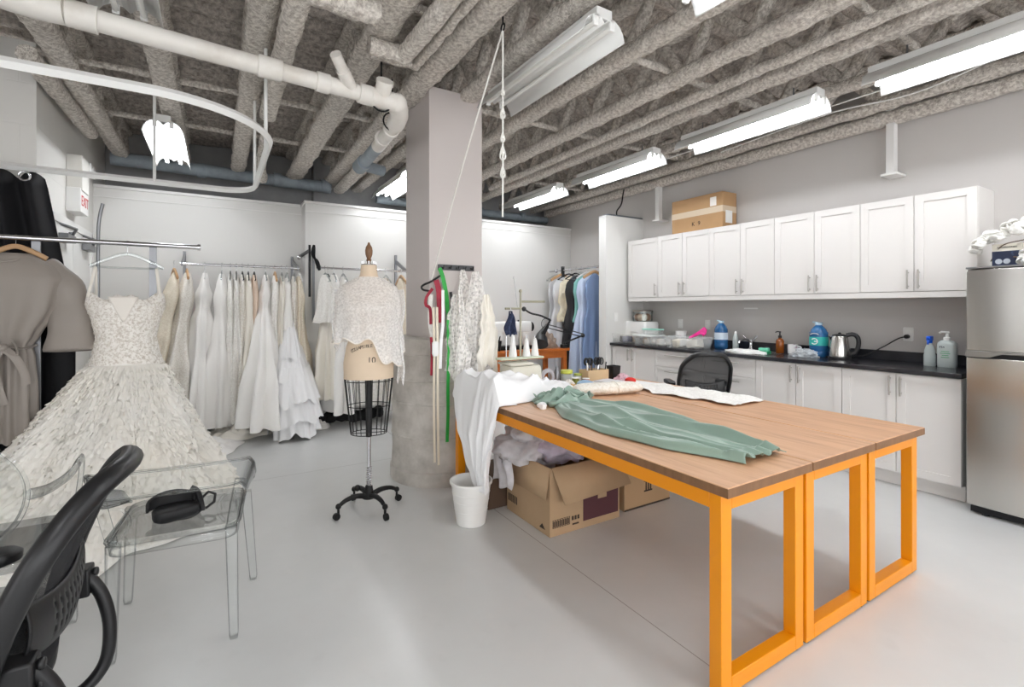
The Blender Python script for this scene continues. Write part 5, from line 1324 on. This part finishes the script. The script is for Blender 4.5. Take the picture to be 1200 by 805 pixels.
# ---- things lying on the long tables --------------------------------------------------------------------------
ZT = TZ+.001
M_sage = mat('sage_satin', (136,158,145), .3, sheen=.1, bump=(16,.12,.01))
t = thing('green_dress', 'sage green satin dress laid flat along the near table', 'dress', (1.9,1.9,ZT))
def gd(u,v):
    y = 2.48-1.33*v
    xl = interp([(0,1.80),(.25,1.645),(.5,1.615),(.75,1.66),(1,1.775)],v)[0]; xr = interp([(0,2.06),(.25,2.17),(.5,2.17),(.75,2.12),(1,2.035)],v)[0]
    x = xl+(xr-xl)*u
    e = min(1, min(u,1-u)*9); e = e*(2-e)
    d = .35+.65*min(1,v*3)
    q1 = u*6.6-1.5*v*(u-.5)+.9*nz(u*1.5,v*1.6,0)+.35*nz(u*4,v*3,8); q2 = u*3.1-.9*v+.8*nz(u,v*1.8,3)
    f = (1-abs(2*(q1%1)-1))**1.7; g = (1-abs(2*(q2%1)-1))**2.2
    h = .003+e*(.006+(.021*f*d+.032*g*d)*(1-.55*max(0,(v-.8)/.2))+.008*nz(u*6,v*9,2)+.02*abs(nz(u*2.2+v*2.6,v*1.2-u*1.5,5,1.6)))
    return V((x+.012*nz(v*5,u*2,1), y+.012*math.sin(u*30)*(v>.93), h + (.010*abs(math.sin(u*23)) if v>.95 else 0)+ZT))
b=BM(); grid(b,gd,110,150); obj('skirt', b, M_sage, t, world=True, ang=85, sol=.003, offset=1)
b=BM()
def ruf(u,v):
    a=u*2*PI; p=v*PI*.5; c,s=math.cos(a),math.sin(a)
    k=1+.25*nz(c*1.6,s*1.6,v*3)+.22*math.sin(9*a+v*5)*math.sin(p)*.6
    return V((1.93+.19*c*math.sin(p+.03)*k, 2.53+.13*s*math.sin(p+.03)*k, ZT+.003+max(0,(.065*math.cos(p)*(1+.7*nz(c*3+v*3,s*3,2)) + .02*math.sin(a*5+v*9)*math.cos(p)))))
grid(b,ruf,110,26,True); obj('gathered_bodice', b, M_sage, t, world=True, ang=85)
b=BM()
for (cx,cy,r,w) in ((1.80,2.58,.055,.05),(1.86,2.50,.05,.045),(1.98,2.49,.07,.06),(2.07,2.47,.05,.05),(1.90,2.60,.06,.05),(2.02,2.58,.05,.05)):
    def rf(u,v,cx=cx,cy=cy,r=r,w=w):
        a=u*2*PI*1.1; rr=r*(.55+.5*v)*(1+.16*math.sin(6*a+cx*20)*v)
        return V((cx+rr*math.cos(a),cy+rr*math.sin(a)*.8,ZT+.012+w*v*(.8+.25*math.sin(4*a+cx*9))))
    grid(b,rf,50,8)
obj('ruffle', b, M_sage, t, world=True, ang=85, sol=.002)

# white gown heaped on the corner and falling into the bin
t = thing('white_skirt', 'white cotton gown heaped on the table end and falling over its side into the bin', 'dress', (1.6,2.95,ZT))
b=BM()
def ridge(t): return (1-abs(2*(t%1)-1))
def heap(u,v):
    x=1.492+.70*u; fy=2.60+.22*u**1.5; by=3.285-.06*u; y=fy+(by-fy)*v
    e=min(1,min(v,1-v)*5.5,(1-u)*5); e=max(0,e); e=e*(2-e)
    body=.15*(1-u)**.55+.015
    q=2.6*u+1.5*v+.9*nz(u*2,v*2,1)+.3*nz(u*6,v*6,3); q2=3.9*v-2.2*u+.8*nz(u*2.5,v*2,7)
    h=e*(body*(.75+.45*nz(u*2.1+2,v*2.1,4))+.035*ridge(q)**1.6+.03*ridge(q2)**2)
    return V((x+.015*nz(v*6,u*3,2)*(1-e), y+.02*nz(u*7,v*2,5)*(1-e), ZT+.003+max(0,h)))
grid(b,heap,90,90); obj('heaped_cloth', b, M_cotton, t, world=True, ang=85, sol=.003, offset=1)
b=BM()
def fall(u,v):
    # lies on the heap, bends over the table edge, narrows down to the bin
    ya=2.60+.02*v; yb=3.27-.50*max(0,v-.25)/.75
    y=ya+(yb-ya)*u
    if v<.22:
        x=1.62-.125*v/.22; hu=(x-1.492)/.70; fy=2.60+.22*max(0,hu)**1.5; by=3.285-.06*hu
        return V((x,y,heap(hu,min(1,max(0,(y-fy)/(by-fy)))).z+.004*v/.22))
    ze=heap(0.004,min(1,max(0,(y-2.60)/.685))).z; w=(v-.22)/.78
    T=[(0,1.495,0),(.04,1.478,.08),(.10,1.466,.2),(.4,1.45,.52),(.75,1.432,.84),(1,1.425,1)]
    x,zz=interp(T,w); z=ze+(.225-ze)*zz
    q=u*4.2+1.9*nz(u*1.3,v*1.1,0)+.5*nz(u*4,v*1.6,4)-.9*v
    amp=.040*min(1,w*2.4)*(1-.25*w)
    fold=amp*(.5+.5*math.sin(q*2*PI))**1.2+.3*amp*math.sin(q*4.7*PI+v*2)+.012*min(1,w*4)*nz(u*6,v*4,9)
    z+= -.05*u*min(1,w*2)*(1-w)+.02*math.sin(u*9)*(w>.97)
    return V((x-fold, y, z))
grid(b,fall,170,70); obj('falling_cloth', b, M_cotton, t, world=True, ang=85, sol=.002)
M_ribhem = mat('lace_hem_beige',(226,206,176),.8)
# second lace-edged cloth
b=BM()
def cl2(u,v):
    a=u*2*PI; c,s=math.cos(a),math.sin(a); k=1+.14*nz(c*2,s*2,7)+.03*math.sin(14*a)
    x=2.13+.21*v*c*k; y=2.96+.17*v*s*k
    return V((x,y,ZT+.003+.06*(1-v*v)*(1+.8*nz(x*6,y*6,2,1.3))+.008*abs(math.sin(9*a))*(1-v)))
grid(b,cl2,90,22,True); t2=thing('lace_edged_cloth','white cloth with a scalloped beige hem lying beside the heaped gown','cloth',(2.13,2.96,ZT)); obj('cloth', b, M_cotton, t2, world=True, ang=85)
b=BM(); tube(b,[cl2(k/90.,.99)+V((0,0,.003)) for k in range(90)],.006,6,closed=True,flat=(1,1)); obj('scalloped_hem', b, M_ribhem, t2, world=True)
# flat white lace piece and papers toward the kitchen
b=BM()
def lc(u,v):
    y=2.72-.86*v; w=interp([(0,.14),(.4,.20),(1,.17)],v)[0]*(1+.12*math.sin(v*23)); xc=2.87+.03*v-.02*math.sin(v*6)
    return V((xc+(u-.5)*2*w, y, ZT+.004+.014*abs(nz(u*5,v*9,1))+.010*abs(math.sin(v*9+u*4))))
grid(b,lc,40,110); tag(obj('lace_strip', b, M_lacew, loc=(2.87,2.3,ZT), world=True, ang=85, sol=.002, offset=1), 'strip of white lace lying on the tables facing the kitchen', 'lace')
def sheet(lab, c, w, l, rz, z, m=None, name='paper_sheet', th=.0012, cat='paper'):
    b=BM(); obox(b,(0,0,th/2),(w,l,th)); o=obj(name,b,m or mat('paper_white',(240,240,240),.7),loc=(c[0],c[1],z)); o.rotation_euler=(0,0,rz); return tag(o,lab,cat)
sheet('white pattern paper on the far table by the red pincushion',(2.90,2.86),.30,.26,.2,ZT)
t=thing('lace_roll','bundled roll of beaded cream lace behind the green dress','fabric roll',(2.38,2.60,ZT),R(-16))
b=BM(); loops=[]
for j in range(41):
    v=j/40; x=-.27+.54*v; e=(1-abs(2*v-1)**6)**.5*.9+.1; loops.append([V((x,.075*e*math.cos(a)*(1+.12*nz(x*9,math.cos(a)*2,math.sin(a)*2)),.042+.041*e*math.sin(a)*(1+.15*nz(x*8+3,math.cos(a)*2,math.sin(a)*2)))) for a in [2*PI*k/28 for k in range(28)]])
loft(b,loops); obj('rolled_lace', b, mat('cream_roll',(242,237,228),.8,var=(60,(228,220,206),.45,.6),bump=(70,.5,.005)), t, ang=80)
b=BM(); tube(b,[V((.05,.08*math.cos(a),.043+.045*math.sin(a))) for a in [2*PI*k/24 for k in range(24)]],.004,6,closed=True); obj('tie', b, M_ivory, t)
sheet('narrow wooden ruler lying between the heaped gown and the lace roll',(2.04,2.76),.40,.035,.55,ZT,mat('ruler_wood',(222,196,170),.5),'ruler',.004,'ruler')
for k,(c,rz,w,l,th,lab) in enumerate((((2.71,2.92),.5,.21,.28,.012,'thin white booklet, lowest of the pile by the lace roll'),((2.70,2.91),.3,.20,.26,.010,'white booklet in the middle of the pile by the lace roll'),((2.69,2.89),.15,.17,.23,.008,'white booklet topmost on the pile by the lace roll'))):
    sheet(lab,c,w,l,rz,ZT+sum((.0125,.0105,.0085)[:k]),mat('booklet',(232-4*k,230-3*k,226),.6),'booklet',th,'booklet')
# pincushions
b=BM(); lathe(b,[(.0,0),(.036,.0),(.046,.014),(.04,.03),(.02,.04),(.0,.041)],20,cap0=False,cap1=False); tag(obj('pincushion', b, mat('red_felt',(206,52,44),.9,bump=(80,.4,.004)), loc=(2.90,2.90,ZT+.0014)),'small red pincushion at the pattern paper','pincushion')
b=BM(); lathe(b,[(.0,0),(.06,.0),(.072,.02),(.062,.048),(.03,.062),(.0,.064)],24,cap0=False,cap1=False); tag(obj('pincushion', b, mat('blue_felt',(152,180,206),.9,bump=(80,.4,.004)), loc=(2.40,2.87,ZT)),'round pale blue pincushion in front of the tool caddy','pincushion')
b=BM(); tube(b,[V((.02*math.cos(a),.015*math.sin(a),.016+.004*math.sin(2*a))) for a in [2*PI*k/14 for k in range(14)]],.014,8,closed=True); box(b,-.03,.0,-.05,-.02,0,.03)
tag(obj('crumpled_tag', b, M_cotton, loc=(1.71,2.46,ZT)),'small crumpled white tag at the table edge beside the green bodice','tag')

# tool caddy with scissors
t=thing('tool_caddy','beige desk caddy full of scissors and tools at the far end of the tables','caddy',(2.70,3.12,ZT))
b=BM()
for q in ((-.11,.11,-.06,-.055),(-.11,.11,.055,.06),(-.11,-.105,-.055,.055),(.105,.11,-.055,.055),(-.003,.003,-.055,.055)): box(b,q[0],q[1],q[2],q[3],.0,.10)
box(b,-.105,.105,-.055,.055,0,.005); obj('tray', b, mat('caddy_beige',(206,178,140),.6), t)
for i,(x,y,tl) in enumerate(((-.07,.0,.1),(-.03,.02,-.12),(.03,-.01,.15),(.07,.015,-.1))):
    b=BM()
    for s in (-1,1): tube(b,[V((x+tl*.16+s*.02+.019*math.cos(a),y,.165+.028*math.sin(a))) for a in [2*PI*k/18 for k in range(18)]],.006,8,closed=True)
    obj('scissor_handles', b, M_black, t)
    b=BM(); tube(b,[(x-.004,y,.02),(x+tl*.14,y,.145)],.006,6,flat=(1.4,.4)); obj('scissor_blades', b, M_steel, t)
for i,(x,y,m_,h) in enumerate(((-.09,-.03,M_white,.16),(-.05,-.035,M_black,.17),(.0,.03,mat('pen_wood',(196,150,96),.5),.18),(.05,.035,M_white,.15),(.09,-.03,M_black,.16),(.085,.03,M_alu,.17))):
    b=BM(); cyl(b,(x,y,.008),(x*1.15,y*1.2,h),.005,8); obj('tool', b, m_, t)
t=thing('pen_cup','black square pen cup right of the tool caddy','cup',(2.93,3.13,ZT))
b=BM(); loft(b,[[V((x*s,y*s,z)) for x,y in rrect(.09,.09,.008,2)] for z,s in ((0,.85),(.115,1),(.115,.93),(.01,.78))]); obj('cup', b, M_black, t)
# spools, jars and trims
def spool(lab, loc, col, r=.02, h=.05, cone=False):
    t=thing('thread_cone' if cone else 'thread_spool', lab, 'thread', loc)
    b=BM()
    if cone: lathe(b,[(r,.004),(r*1.0,.01),(r*.45,h),(r*.35,h+.002)],20)
    else: lathe(b,[(r*.8,.005),(r*.86,h*.5),(r*.8,h-.005)],18)
    obj('wound_thread', b, mat('thread',col,.7,bump=(200,.3,.002),stretch=(1,1,20)), t)
    b=BM(); 
    if cone: lathe(b,[(r*1.05,0),(r*1.05,.004)],20); lathe(b,[(r*.36,h),(r*.34,h+.012)],14)
    else: lathe(b,[(r,0),(r,.005)],18); lathe(b,[(r,h-.005),(r,h)],18)
    obj('cone_core' if cone else 'spool_ends', b, M_trim, t)
    return t
spool('olive thread spool standing left of the tool caddy',(2.44,3.04,ZT),(128,132,60),.034,.06)
spool('crimson thread spool beside the olive one',(2.53,3.02,ZT),(176,44,68),.03,.05)
spool('pale yellow thread spool in front of the tool caddy',(2.50,2.95,ZT),(226,206,140),.022,.035)
t=thing('tape_dispenser','lime yellow lidded jar by the sewing clutter','jar',(2.46,3.18,ZT))
b=BM(); lathe(b,[(.045,0),(.048,.006),(.048,.07),(.04,.075)],24); obj('jar', b, M_hazy, t)
b=BM(); lathe(b,[(.05,.076),(.05,.1),(.046,.103)],24); obj('lid', b, mat('lime_lid',(208,214,92),.4), t)
t.name='lidded_jar'
t=thing('lidded_jar','small green lidded jar right of the lime jar','jar',(2.57,3.17,ZT))
b=BM(); lathe(b,[(.03,0),(.032,.05),(.026,.053)],20); obj('jar', b, M_hazy, t)
b=BM(); lathe(b,[(.034,.054),(.034,.068)],20); obj('lid', b, mat('olive_lid',(176,190,90),.4), t)
t=thing('fabric_tape','roll of grey fabric tape standing among the clutter','tape',(2.23,3.13,ZT))
b=BM(); tube(b,[V((.05*math.cos(a),.0,.068+.05*math.sin(a))) for a in [2*PI*k/32 for k in range(32)]],.018,10,closed=True); obj('roll', b, mat('tape_grey',(176,172,176),.6), t)
b=BM(); lathe(b,[(.034,-.012),(.034,.012)],20,(0,0,0),cap0=False,cap1=False)
for v in b.verts: v.co=V((v.co.x,v.co.z,v.co.y+.068))
obj('core', b, M_card, t)
t=thing('measuring_tape_case','black and grey measuring tape lying left of the clutter','tape measure',(2.10,3.19,ZT))
b=BM(); loft(b,[[V((x*s,y*s,z)) for x,y in rrect(.12,.07,.02)] for z,s in ((0,.96),(.006,1),(.05,1),(.058,.9))]); obj('case', b, mat('case_grey',(150,148,150),.4), t)
b=BM(); box(b,-.062,-.02,-.0355,.0355,.012,.04); obj('grip', b, M_black, t)
crumple('trim_bundle',(2.36,3.02,ZT),.05,.04,.045,2.,mat('trim_white',(238,234,228),.8),'small bundle of white trim beside the olive spool','trim')
crumple('trim_bundle',(2.93,3.02,ZT),.07,.05,.05,4.,mat('trim_pink',(212,176,186),.8),'bundle of pink trim in front of the pen cup','trim')
crumple('trim_bundle',(2.32,2.93,ZT),.05,.04,.03,6.,mat('trim_tan',(206,170,112),.8),'tan ribbon bundle beside the blue pincushion','trim')
b=BM(); lathe(b,[(.022,0),(.024,.005),(.024,.10),(.012,.12),(.012,.135)],18); tag(obj('spray_can', b, M_alu, loc=(2.36,3.18,ZT)),'slim grey bottle standing by the lime jar','bottle')

# overlock machine with thread stand
t=thing('overlock_machine','cream overlock machine with a tall thread stand at the far end of the tables','sewing machine',(2.00,3.16,ZT))
M_mach=mat('machine_cream',(214,210,196),.4)
b=BM(); loft(b,[[V((x*s,y*s,z)) for x,y in rrect(.30,.20,.03)] for z,s in ((0,1),(.03,1),(.05,.98),(.11,.95),(.16,.93),(.175,.85))]); obj('machine_body', b, M_mach, t)
b=BM(); box(b,-.15,.06,-.10,.10,.18,.20); obj('upper_arm', b, M_mach, t, bev=.01)
b=BM(); box(b,-.17,.22,.00,.10,.215,.232); obj('spool_tray', b, mat('tray_green',(206,212,190),.5), t, bev=.006)
b=BM(); cyl(b,(.03,.05,.175),(.03,.05,.735),.0085,12); ball(b,(.03,.05,.745),.014,12,8); obj('stand_pole', b, mat('pole_khaki',(168,164,146),.4,.4), t)
b=BM(); box(b,-.11,.035,.043,.057,.60,.617); box(b,.025,.26,.043,.057,.655,.672); obj('thread_guide', b, mat('guide_khaki',(150,146,126),.45,.3), t, bev=.003)
b=BM(); tube(b,[(.0,.05,.62),(-.03,.05,.83),(-.033,.05,.84)],.002,6); ball(b,(-.033,.05,.845),.008,8,6); obj('antenna', b, M_steel, t)
for x,m_ in ((-.10,0),(.085,0),(.165,0)):
    b=BM(); cyl(b,(x,.05,.232),(x,.05,.40),.004,8); obj('spool_pin', b, M_steel, t)
for x,lab in ((-.04,'tall white thread cone left of the thread stand pole'),(.085,'white thread cone in the middle of the overlock stand'),(.165,'white thread cone at the right of the overlock stand')):
    spool(lab,(2.00+x,3.21,ZT+.233),(240,240,238),.032,.165 if x<0 else .13,True)
t=thing('fabric_scrap','navy fabric scrap hanging from the thread guide','fabric',(1.935,3.20,ZT+.59))
b=BM()
def nv(u,v): return V(((u-.5)*(.02+.07*min(1,v*1.4))+.008*math.sin(v*7),.02*math.sin(u*9+v*3),-.19*v+.01*math.sin(u*9)*v))
grid(b,nv,20,16); obj('cloth', b, mat('navy_velvet',(58,68,96),.9,var=(30,(36,44,70),.4,.6)), t, sol=.003, ang=85)
b=BM(); tube(b,[(0,0,.03),(0,0,-.02)],.004,6); obj('pin', b, M_steel, t)

# industrial sewing machine on the sewing table
t=thing('sewing_machine','white industrial sewing machine on the orange sewing table','sewing machine',(3.42,5.62,.811))
b=BM(); box(b,-.30,.28,-.09,.09,0,.05); obj('bed', b, M_dark, t, bev=.006)
b=BM(); loft(b,[[V((-.30,y,z)) for y,z in rrect(.13,.15,.04,4,0,.30)],[V((-.24,y,z)) for y,z in rrect(.14,.16,.04,4,0,.30)],[V((.10,y,z)) for y,z in rrect(.14,.15,.04,4,0,.30)],[V((.20,y,z)) for y,z in rrect(.15,.17,.04,4,0,.295)],[V((.27,y,z)) for y,z in rrect(.14,.16,.04,4,0,.295)]]); obj('arm', b, M_white, t)
b=BM(); box(b,.13,.27,-.07,.07,.05,.24); obj('pillar', b, M_white, t, bev=.02)
b=BM(); box(b,-.30,-.19,-.065,.065,.14,.25); cyl(b,(-.245,0,.055),(-.245,0,.14),.008,8); box(b,-.275,-.215,-.02,.02,.05,.058); obj('needle_head', b, M_white, t, bev=.01)
b=BM(); cyl(b,(.27,0,.30),(.32,0,.30),.065,24); obj('handwheel', b, M_dark, t, bev=.006)
b=BM(); cyl(b,(0.02,0,.37),(.02,0,.395),.012,10); cyl(b,(.1,0,.37),(.1,0,.395),.012,10); obj('spool_pins', b, M_dark, t)
crumple('fabric_heap',(3.98,5.62,.812),.15,.16,.2,9.,mat('taupe_cloth',(150,134,122),.9),'taupe fabric heap on the right of the orange sewing table','fabric')
t=thing('tool_rack','dark pot of tools on the left end of the orange sewing table','pot',(3.11,5.5,.811))
b=BM(); lathe(b,[(.05,0),(.07,.13),(.066,.13),(.046,.01)],20); obj('pot', b, M_dark, t)
b=BM()
for k in range(5): cyl(b,(.02*math.cos(k),.02*math.sin(k),.02),(.055*math.cos(k*1.3),.05*math.sin(k*1.3),.19+.02*(k%2)),.006,6)
obj('tools', b, M_black, t)
# articulated lamp
t=thing('task_lamp','black articulated lamp with spring arms over the sewing table','lamp',(4.15,5.42,.811))
def ptl(px,py,Y):
    rx=(px-600)/569.; d=Y/(cA-rx*sA); return V((d*(sA+rx*cA),Y,1.38+d*(360-py)/569.))
b=BM(); 
J1=ptl(683,393,5.3); J2=ptl(641,382,5.3); Hd=ptl(634,392,5.25); Bs=V((4.15,5.42,.811))
box(b,4.11,4.19,5.385,5.46,.811,.86); cyl(b,Bs,Bs+V((0,0,.08)),.015,12); obj('clamp', b, M_black, t, world=True)
b=BM()
for o in (-.018,.018): cyl(b,Bs+V((o,0,.07)),J1+V((o,0,0)),.007,8)
obj('lower_arm', b, M_black, t, world=True)
b=BM()
for o in (-.022,.022): cyl(b,J1+V((0,0,o)),J2+V((0,0,o)),.007,8)
ball(b,J1,.03,10,8); ball(b,J2,.028,10,8); obj('upper_arm', b, M_black, t, world=True)
b=BM(); d=(Hd-J2).normalized(); tube(b,[J2,Hd,Hd+V((-.03,-.04,-.05)),Hd+V((-.07,-.09,-.12))],[.03,.05,.085,.10],18); obj('lamp_shade', b, M_black, t, world=True)
b=BM(); tube(b,[V((J2.x-.02+.07*math.cos(a),J2.y,J2.z+.03+.07*math.sin(a))) for a in [R(0+220*k/16) for k in range(17)]],.004,6); obj('cable_loop', b, M_black, t, world=True)
b=BM(); tube(b, smooth_path([ptl(613,361,5.0),ptl(622,367,5.0),ptl(634,370,5.0),ptl(645,375,5.0)],6), .012, 8); ball(b,ptl(614,362,5.0),.03,10,8)
cyl(b,ptl(645,375,5.0),V((ptl(645,375,5.0).x,5.4,.82)),.012)
tag(obj('flexible_lamp', b, M_black, loc=tuple(ptl(645,375,5.0)), world=True),'black gooseneck lamp curving behind the thread stand','lamp')

# ---- hook strip and hanging pieces on the column ---------------------------------------------------------------------
YF=3.549
def pc(px,py,Y=YF-.03):
    r=(px-600)/569.; d=Y/(cA-r*sA); return V((d*(sA+r*cA),Y,1.38+d*(360-py)/569.))
a0,a1=pc(513,313,YF),pc(555,316,YF)
t=thing('hook_strip','dark metal hook strip screwed to the column','hook rail',(a0.x,YF,a0.z))
b=BM(); prism(b,[(a0.x,a0.z-.022),(a1.x,a0.z-.022),(a1.x,a0.z+.022),(a0.x,a0.z+.022)],YF-.012,YF-.0005,'y'); obj('strip', b, mat('gunmetal',(78,78,80),.45,.5), t, world=True, bev=.002)
for k in range(5):
    x=a0.x+.03+(a1.x-a0.x-.06)*k/4; b=BM(); tube(b, smooth_path([(x,YF-.012,a0.z),(x,YF-.04,a0.z-.01),(x,YF-.055,a0.z+.012)],5), .005, 8); obj('hook', b, M_dark, t, world=True)
def ribbon(lab, pts, w, m, Y=YF-.03, name='ribbon', flat=.12):
    P=[pc(x,y,Y+(.004*i%3)) for i,(x,y) in enumerate(pts)]
    b=BM(); tube(b, smooth_path(P,8), w, 8, flat=(1,flat), up=(1,0,0)); tag(obj(name,b,m,loc=tuple(P[0]),world=True,ang=70), lab, 'ribbon')
M_gr=mat('green_ribbon',(38,160,62),.45,sheen=.1); M_rd=mat('wine_ribbon',(150,20,48),.45); M_cr=mat('cream_ribbon',(230,220,200),.6)
ribbon('bright green ribbon looped over the hook strip, upper half',[(515,314),(519,325),(523,345),(524,358),(526,375),(525,400)],.017,M_gr,YF-.05)
ribbon('long green ribbon end hanging down the column below the strip',[(525,375),(526,410),(525,450),(525,485),(524,518)],.013,M_gr,3.38)
ribbon('wine red ribbon hanging from the black hanger clip',[(511,328),(514,340),(515,360),(516,378)],.022,M_rd,YF-.06)
ribbon('wine red ribbon curling at the left of the black hanger',[(507,338),(500,348),(499,357),(504,362),(505,380)],.012,M_rd,YF-.05)
ribbon('short end of wine red ribbon below the white spool tag',[(505,395),(506,410),(505.5,440)],.010,M_rd,3.39)
ribbon('long cream ribbon, left of the pair hanging down the column',[(508,360),(509,410),(508.5,470),(509.5,542)],.009,M_cr,3.375)
ribbon('long cream ribbon, right of the pair hanging down the column',[(512,360),(513,410),(513,470),(514,545)],.009,M_cr,3.36)
ribbon('white ribbon hanging left of the green ribbon end',[(519,340),(519,380),(517,400),(516,432)],.012,M_cotton,3.37)
ribbon('black zipper tape hanging from the hook strip',[(528,342),(529,352),(529,376)],.012,M_black,YF-.04)
ribbon('cream lace edging hanging to the left of the lace lengths',[(505,345),(504,375),(507,395)],.018,M_lacew,YF-.035)
b=BM(); P=[pc(x,y,YF-.03) for x,y in ((503,331),(496,334),(494,337),(497,340),(506,341))]; tube(b, smooth_path(P,6), .008, 8); P2=[pc(x,y,YF-.03) for x,y in ((503,331),(510,327),(517,322))]; tube(b, smooth_path(P2,6), .008, 8)
tag(obj('black_hanger', b, M_black, loc=tuple(P[0]), world=True),'black plastic hanger end jutting out beside the red ribbons','hanger')
b=BM(); q=pc(510,408,3.36); loft(b,[[V((q.x+x*s,3.36+y*s,q.z+z)) for x,y in rrect(.05,.02,.006,2)] for z,s in ((-.06,.7),(-.04,1),(.04,1),(.05,.6))]); tag(obj('ribbon_clip', b, M_white, loc=tuple(q), world=True),'white clip bunching the cream ribbons on the column','clip')
M_lhang = soften(lacemat('open_lace',(249,247,244),48,.30,.56,.45,1.),.25)
def lacefall(lab, px0, px1, py0, py1, Y, seed, m=None, bulge=.035):
    b=BM()
    def f(u,v):
        wv=.22+.78*min(1,v*1.5)**.7; pm=(px0+px1)/2; px=pm+(px1-px0)*(u-.5)*wv+5*math.sin(v*4+seed)*(1-v)*v*2+2.2*nz(v*9,u*2,seed)*(abs(2*u-1))
        py=py0+(py1-py0)*v*(1+.07*math.sin(u*9+seed)*v)+(2.2*abs(math.sin(u*22))*(v>.97))
        p=pc(px,py,Y); p.y-= bulge*(math.sin(u*11+seed+3*nz(u*1.5,v*2,seed))+.5*math.sin(u*23+v*4))*(.35+.65*v)+.02*v; return p
    grid(b,f,60,50); tag(obj('lace_length', b, m or M_lhang, loc=tuple(pc(px0,py0,Y)), world=True, ang=85), lab, 'lace')
lacefall('length of white lace hanging from the middle hook of the column strip',529,556,316,430,YF-.06,1.)
lacefall('length of white lace hanging from the right hook of the column strip',540,574,318,440,YF-.12,2.5)
lacefall('grey-white lace bunch hanging lower beside the ribbons',522,548,345,440,YF-.17,4.)
lacefall('thin cream drape falling from the strip toward the heaped gown',558,582,345,432,3.38,6.,M_ivory,.02)
lacefall('narrow lace strip hanging at the front of the lace bunch',533,545,335,470,3.33,7.,None,.012)
# ---- camera, daylight and picture settings -----------------------------------------------------------------------
cam=bpy.data.cameras.new('camera'); co=bpy.data.objects.new('camera',cam); COL.objects.link(co)
cam.sensor_width=36; cam.sensor_fit='HORIZONTAL'; cam.lens=569/1200*36
cam.shift_y=(360-402.5)/1200
cam.clip_start=.05
co.location=(0,0,CAMH); co.rotation_euler=(R(90),0,-AZ)
SC.camera=co
w=bpy.data.worlds.new('daylight'); SC.world=w; w.use_nodes=True
bg=w.node_tree.nodes['Background']; bg.inputs['Color'].default_value=(.97,.985,1,1); bg.inputs['Strength'].default_value=2.6
SC.view_settings.view_transform='Standard'; SC.view_settings.look='None'; SC.view_settings.gamma=1; SC.view_settings.use_curve_mapping=False
SC.view_settings.exposure=0.76
cy=SC.cycles
cy.max_bounces=8; cy.diffuse_bounces=5; cy.glossy_bounces=4; cy.transmission_bounces=6; cy.transparent_max_bounces=24
cy.caustics_reflective=False; cy.caustics_refractive=False
cy.use_denoising=True
cy.sample_clamp_indirect=4
try: cy.use_light_tree=True
except Exception: pass
